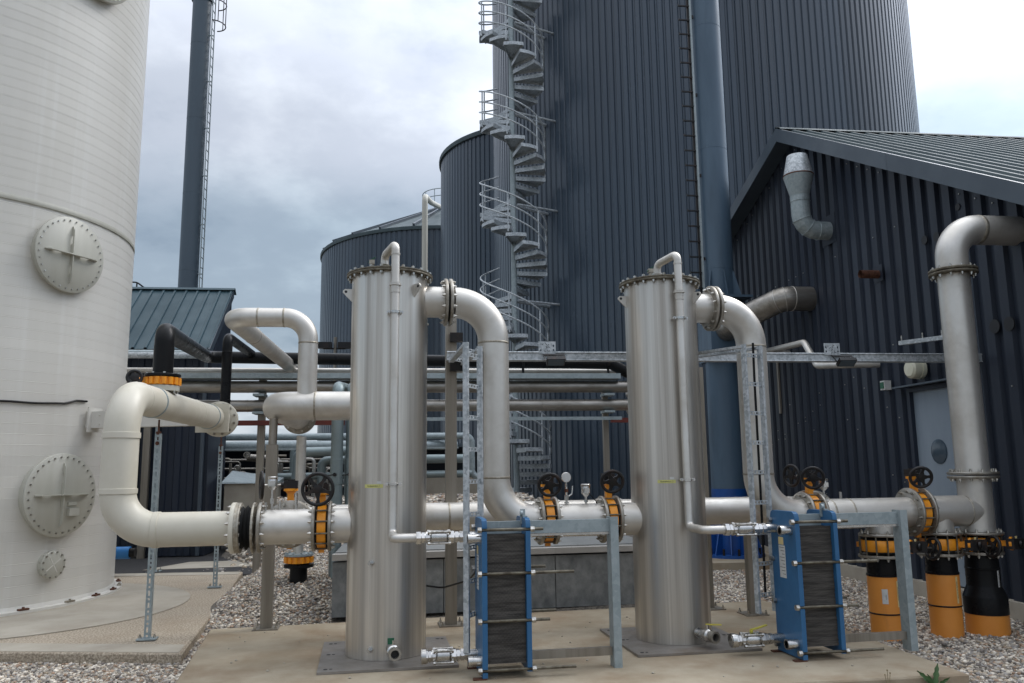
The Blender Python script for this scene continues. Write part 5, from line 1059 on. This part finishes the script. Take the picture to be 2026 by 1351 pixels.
def rpost(lab, x, w, z1, m='post'):
    z0 = float(zg(x, YRK+.2))-.05; t = post(lab, x, YRK+.2, z0, z1, w, m, 0, ang=0); mb = MB()
    for z in (2.34, 2.60): mb.box((x, YRK+.02, z), (.16, .30, .035))
    part('pipe_support', mb, 'galvdull', t); return t
rpost('square rack post left of the left column behind the inlet valve', -2.28, .10, 2.9)
rpost('square rack post half way between the columns and the silo stairs', 2.93, .085, 2.75)
for i, x in enumerate((1.62, 2.95, -1.5)):
    mb = MB(); mb.cyl((x, 12.2, 2.9), (x, 12.2, 3.02), .02, seg=8); mb.tubering((x, 12.2, 3.11-.004*i), (1, 0, 0), .089, .10, -.02, .02, 24)
    solid('pipe_hanger', mb, 'blackpaint', ('clamp holding the black pipe right of the left downcomer', 'clamp holding the black pipe near its right end', 'clamp holding the black pipe left of the left column')[i], 'bracket')
# teal-grey verticals behind the left column
for i, (x, y) in enumerate(((-.945, 10.0), (-.775, 10.05))):
    t = pipe('riser_duct', ('grey-green insulated riser left of the left column', 'grey-green insulated riser half behind the left column')[i], [(x, y, .2), (x, y, 2.50), (x, y+1.0, 2.58)], .10, .072, 'tealpipe', False, 24, base=(x, y, .2))
    mb = MB(); mb.lathe([(.0725, 0), (.078, .003), (.078, .30), (.0725, .303)], (x, y, 1.33), seg=24); part('jacket_band', mb, 'tealpipe', t)
    mb = MB(); mb.cyl((x-.01, y-.07, 1.45), (x-.015, y-.115, 1.45), .022, seg=12); mb.sweep([(x-.015, y-.11, 1.45), (x-.10, y-.115, 1.44)], .007, 8); part('cock', mb, 'blackpaint', t)
# plinth with pale cap
pl = thing('concrete_plinth', 'dark concrete plinth with pale cap flashing behind the columns', 'wall', (.8, 9.0, 0)); k_ = .0713
def ply(x): return 8.83+k_*(x+.86)
xsn = [-.86, .30, 1.52, 2.66]
for i in range(3):
    a, bq = xsn[i]+.004, xsn[i+1]-.004; mb = MB(); mb.prism([(a, ply(a)), (bq, ply(bq)), (bq, ply(bq)+.25), (a, ply(a)+.25)], (0, 0, .275), (1, 0, 0), (0, 1, 0), .55); part('wall_panel', mb, 'plinth', pl)
    mb = MB(); mb.prism([(a-.004, ply(a)-.03), (bq+.003, ply(bq)-.03), (bq+.003, ply(bq)+.10), (a-.004, ply(a)+.10)], (0, 0, .602), (1, 0, 0), (0, 1, 0), .062); part('cap_flashing', mb, 'cap', pl)
mb = MB(); mb.prism([(-.84, ply(-.84)+.10), (2.64, ply(2.64)+.10), (2.64, 10.4), (-.84, 10.2)], (0, 0, .62), (1, 0, 0), (0, 1, 0), .05); part('deck_slab', mb, 'slab', pl)
mb = MB(); mb.prism([(-.80, ply(-.8)+.26), (2.60, ply(2.6)+.26), (2.60, 10.3), (-.80, 10.1)], (0, 0, .20), (1, 0, 0), (0, 1, 0), .78); part('core', mb, 'plinth', pl)
# low valve standing in the gravel
lv = thing('buried_valve', 'orange lugged valve with black flange standing low in the gravel', 'valve', (-1.345, 9.9, .22)); cx, cy = -1.345, 9.9
zb = float(zg(cx, cy)); z1 = zb+.155
mb = MB(); mb.cyl((cx, cy, zb-.1), (cx, cy, z1+.02), .10, seg=28); part('stub', mb, 'black', lv)
mb = MB(); mb.cyl((cx, cy, z1), (cx, cy, z1+.035), .17, seg=36); mb.cyl((cx, cy, z1+.035), (cx, cy, z1+.05), .12, seg=30); part('lower_flange', mb, 'black', lv)
mb = MB(); mb.cyl((cx, cy, z1+.05), (cx, cy, z1+.125), .145, seg=32)
for k in range(14): a = 2*math.pi*(k+.3)/14; mb.cyl((cx+.148*math.cos(a), cy+.148*math.sin(a), z1+.055), (cx+.148*math.cos(a), cy+.148*math.sin(a), z1+.12), .022, seg=10)
part('body', mb, 'orange', lv)
mb = MB(); mb.cyl((cx, cy, z1+.13), (cx, cy, z1+.155), .165, seg=36); mb.bolts((cx, cy, z1+.155), (0, 0, 1), .145, 10, .013, 0, .016); part('upper_flange', mb, 'galvdull', lv)
mb = MB(); mb.cyl((cx, cy, z1+.155), (cx, cy, 1.9), .05, seg=20); part('stem_pipe', mb, 'steel', lv)
# ---------------------------------------------------------------- far pipework
def fpipe(lab, pts, br, r, m='tealpipe', seg=20):
    t = pipe('far_pipe', lab, pts, br, r, m, False, seg, group='insulated pipes of the far pump station', n=6); return t
fpipe('pale insulated far pipe, upper of the far rack', [(-5.2, 18.3, 2.24), (1.24, 18.3, 2.23), (1.24, 18.3, 1.32), (1.9, 18.3, 1.30)], .16, .075, 'galvdull')
fpipe('fat insulated far pipe just below the uppermost one', [(-5.2, 18.0, 2.03), (-.4, 18.0, 2.03), (.9, 18.6, 2.03)], .2, .105, 'galvdull')
fpipe('grey-green far pipe at mid height', [(-2.0, 17.8, 1.0), (-2.0, 17.8, 1.72), (1.1, 17.8, 1.72)], .16, .095)
fpipe('grey-green far pipe lowest above the gravel', [(-3.4, 17.8, 1.38), (1.2, 17.8, 1.40)], .1, .075)
fpipe('bent far pipe dropping behind the inlet valve', [(-2.46, 17.4, .8), (-2.46, 17.4, 1.88), (-1.3, 17.4, 1.90)], .16, .10)
fpipe('dark far pipe dropping in the gloom', [(-3.0, 18.6, 1.1), (-3.0, 18.6, 1.75), (-3.7, 18.6, 1.80)], .15, .08, 'rackpipe')
fpipe('slim upright far pipe left of the bent one', [(-2.62, 17.9, .8), (-2.62, 17.9, 1.95)], 0, .06)
fpipe('slim upright far pipe right of the bent one', [(-1.62, 17.6, .8), (-1.62, 17.6, 1.8)], 0, .05, 'rackpipe')
sg_ = thing('pump_housing', 'pale rounded pump housing among the far pipes', 'pump', (-2.2, 18.7, .9)); mb = MB(); mb.sweep([(-2.3, 18.7, 1.25), (-1.9, 18.7, 1.25)], .2, 20); mb.sweep([(-2.1, 18.7, 1.25), (-2.1, 18.7, .9)], .1, 16); part('casing', mb, 'rackpipe', sg_)
mb = MB(); mb.cyl((-1.85, 18.7, 1.25), (-1.55, 18.7, 1.25), .13, seg=20); part('motor', mb, 'galvdull', sg_)
vx = thing('insulated_vessel', 'slim upright insulated vessel with round blue emblem among the far pipes', 'vessel', (-1.34, 17.2, .7)); mb = MB(); mb.lathe([(.13, 0), (.13, 1.05), (.10, 1.1)], (-1.34, 17.2, .75), seg=24); part('jacket', mb, 'tealpipe', vx)
mb = MB(); mb.tubering((-1.36, 17.075, 1.62), (0, -1, 0), .052, .066, 0, .006, 24); mb.prism([(-.045, .025), (0, .0), (.045, .025), (.0, -.04)], (-1.36, 17.068, 1.62), (1, 0, 0), (0, 0, 1), .005); part('emblem', mb, 'bluefoot', vx)
pb = thing('pump_shelter', 'low dark shelter behind the far pipes', 'building', (-2.5, 20.6, .8)); mb = MB(); mb.bb(-5.6, 1.9, 20.2, 20.4, .6, 2.0); part('back_wall', mb, 'navy', pb); mb = MB(); mb.bb(-5.6, 1.9, 18.9, 20.4, 2.0, 2.08); part('canopy', mb, 'navytrim', pb); mb = MB(); mb.bb(-4.4, -4.3, 18.95, 19.05, .0, 2.0); mb.bb(1.7, 1.8, 18.95, 19.05, .6, 2.0); part('canopy_post', mb, 'navytrim', pb, 'stuff')
eb = thing('access_shaft', 'low brown concrete shaft with grey sloping lid behind the outbuilding', 'shaft', (-3.3, 17.2, .8)); mb = MB(); mb.bb(-3.75, -2.80, 16.75, 17.6, .4, 1.26); part('wall', mb, 'concretegrey', eb)
mb = MB(); mb.add([(-3.8, 16.7, 1.265), (-2.75, 16.7, 1.265), (-2.75, 17.65, 1.265), (-3.8, 17.65, 1.265), (-3.8, 16.72, 1.30), (-2.75, 16.72, 1.27), (-2.75, 17.65, 1.36), (-3.8, 17.65, 1.52)], [(0, 1, 5, 4), (1, 2, 6, 5), (2, 3, 7, 6), (3, 0, 4, 7), (4, 5, 6, 7), (3, 2, 1, 0)]); part('lid', mb, 'galvdull', eb)
mb = MB(); mb.bb(.0, 1.5, 19.0, 19.25, .6, 1.30); solid('kerb_wall', mb, 'concretegrey', 'low weathered concrete kerb on the far gravel terrace', 'wall')
# ---------------------------------------------------------------- small things
wd = thing('weed', 'small green serrated weed at the front edge of the concrete pad', 'plant', (3.66, 5.64, -.09))
wc = V((3.66, 5.645, -.09))
def leaf(an, L, w, rise):
    d = V((math.cos(an), math.sin(an)*.6, 0)); up_ = V((0, 0, 1)); mb = MB(); n_ = 9; e = V((-d.y, d.x, 0)) if abs(d.x) < .3 else V((0, -1, 0)).lerp(V((-d.y, d.x, 0)), .5); pts = []
    s_ = (d*.45+up_*rise).normalized(); sd2 = s_.cross(V((0, -1, .2))).normalized()
    for i in range(n_+1):
        t = i/n_; wv = w*math.sin(math.pi*min(1, t*.93+.05))**.8*(1.25 if i % 2 else .8); c = wc+s_*L*t+d*L*.25*t*t-up_*L*.12*t*t
        mb.v += [tuple(c-sd2*wv), tuple(c+V((0, .006, -.004))), tuple(c+sd2*wv)]
    for i in range(n_): mb.f += [(3*i, 3*i+1, 3*i+4, 3*i+3), (3*i+1, 3*i+2, 3*i+5, 3*i+4)]
    part('leaf', mb, 'leaf', wd, sharp=60)
leaf(2.8, .17, .018, .9); leaf(.9, .20, .020, 1.5); leaf(-.1, .13, .014, .55); leaf(3.6, .11, .012, .7); leaf(1.9, .12, .012, 1.2); leaf(-.8, .08, .010, .6)
mb = MB(); mb.cyl(wc, wc+V((0, 0, .05)), .006, seg=6); part('stem', mb, 'leaf', wd)
dw = thing('dry_weed', 'tiny pale dry seed stalk left of the green weed', 'plant', (3.30, 5.62, -.05)); mb = MB(); q = V((3.30, 5.63, -.09))
for dx, h in ((.0, .15), (-.02, .12), (.02, .13)): mb.sweep([q, q+V((dx*.5, 0, h*.5)), q+V((dx, 0, h))], .0022, 5); mb.lathe([(.003, 0), (.007, .004), (.003, .010)], q+V((dx, 0, h)), seg=6)
part('stalks', mb, 'weedstem', dw)
t = pipe('blue_capped_pipe', 'bright blue capped pipe end peeking out behind the white tank', [(-4.8, 12.9, .33), (-4.20, 12.9, .33)], 0, .09, 'bluetarp', False, 20, base=(-4.2, 12.9, .2)); mb = MB(); mb.cyl((-4.20, 12.9, .33), (-4.12, 12.9, .33), .07, seg=20); part('black_plug', mb, 'black', t)
post('short galvanised stand beside the blue capped pipe', -4.1, 13.75, -.045, .62, .06, 'galvdull', .2)

yl = thing('yard_lamp', 'pole with two small dark lamp heads in front of the low silo', 'lamp', (-2.98, 30, .7))
mb = MB(); mb.cyl((-2.98, 30, .6), (-2.98, 30, 6.35), .06, seg=10); part('pole', mb, 'post', yl)
for x in (-3.37, -2.60): mb = MB(); mb.box((x, 29.9, 6.03), (.55, .25, .22)); part('lamp_head', mb, 'blackpaint', yl)
mb = MB(); mb.bb(-3.4, -2.6, 29.96, 30.04, 5.90, 5.95); part('cross_arm', mb, 'blackpaint', yl)

# loose pebbles kicked onto the pad
nS = 70; mb = MB(); rr = random.Random(5); pos = [(rr.uniform(-1.6, 3.8), rr.uniform(5.75, 8.3)) for _ in range(nS)]
for x, y in pos:
    r = rr.uniform(.005, .013); mb.lathe([(r*.5, -.001), (r, r*.35), (r*.75, r*.8), (r*.2, r)], (x, y, 0), (rr.uniform(-.2, .2), rr.uniform(-.2, .2), 1), 7)
solid('loose_pebbles', mb, 'concretegrey', 'few loose pebbles scattered on the concrete pad', 'gravel', 'stuff')

# pump skid: the tangle of small pipes in the gloom under the far shelter
ps = thing('pump_skid', 'dense tangle of small pipes and valves under the far dark shelter', 'pump', (-2.4, 18.6, .8)); rr = random.Random(21)
for k in range(16):
    x = -4.0+k*.17+rr.uniform(-.05, .05); y = 17.9+rr.uniform(0, .9); z1 = rr.uniform(1.45, 1.95); r = rr.choice((.022, .03, .04)); mb = MB()
    mb.sweep(arc_path([(x, y, .7), (x, y, z1), (x+rr.choice((-.35, .4, .6)), y+.05, z1)], .07, 4), r, 10); part('small_pipe', mb, rr.choice(('rackpipe', 'tealpipe', 'steel', 'post')), ps)
for k in range(9):
    x = -3.9+k*.3+rr.uniform(-.08, .08); z = rr.uniform(1.1, 1.9); y = 17.75+rr.uniform(0, .5); mb = MB(); mb.torus((x, y, z), (rr.uniform(-.4, .4), -1, 0), .055, .010, 16, 6); mb.cyl((x, y, z), (x, y+.16, z), .016, seg=8); mb.box((x, y+.16, z), (.09, .07, .09)); part('small_valve', mb, rr.choice(('blackpaint', 'bolt', 'rust')), ps)
for k in range(4):
    z = 1.15+k*.2; mb = MB(); mb.sweep([(-4.2, 18.5+.1*k, z), (-.9, 18.5+.1*k, z)], .028, 10); part('small_pipe', mb, 'rackpipe', ps)
for x, y, w in ((-1.72, 16.9, .05), (-1.15, 17.1, .07), (-2.95, 17.5, .045)):
    mb = MB(); mb.bb(x, x+w, y, y+w, .6, 2.3); part('skid_post', mb, 'galvdull', ps)
mb = MB(); mb.bb(-4.2, .9, 17.45, 17.5, 1.93, 1.97); part('skid_rail', mb, 'galvdull', ps)
bxs = thing('control_box', 'small grey control box fixed among the far insulated pipes', 'box', (-1.05, 17.6, 2.0)); mb = MB(); mb.box((-1.05, 17.7, 2.28), (.22, .14, .28)); part('case', mb, 'whitelabel', bxs); mb = MB(); mb.cyl((-1.05, 17.75, 2.14), (-1.05, 17.95, 2.05), .03, seg=10); part('stalk', mb, 'galvdull', bxs)
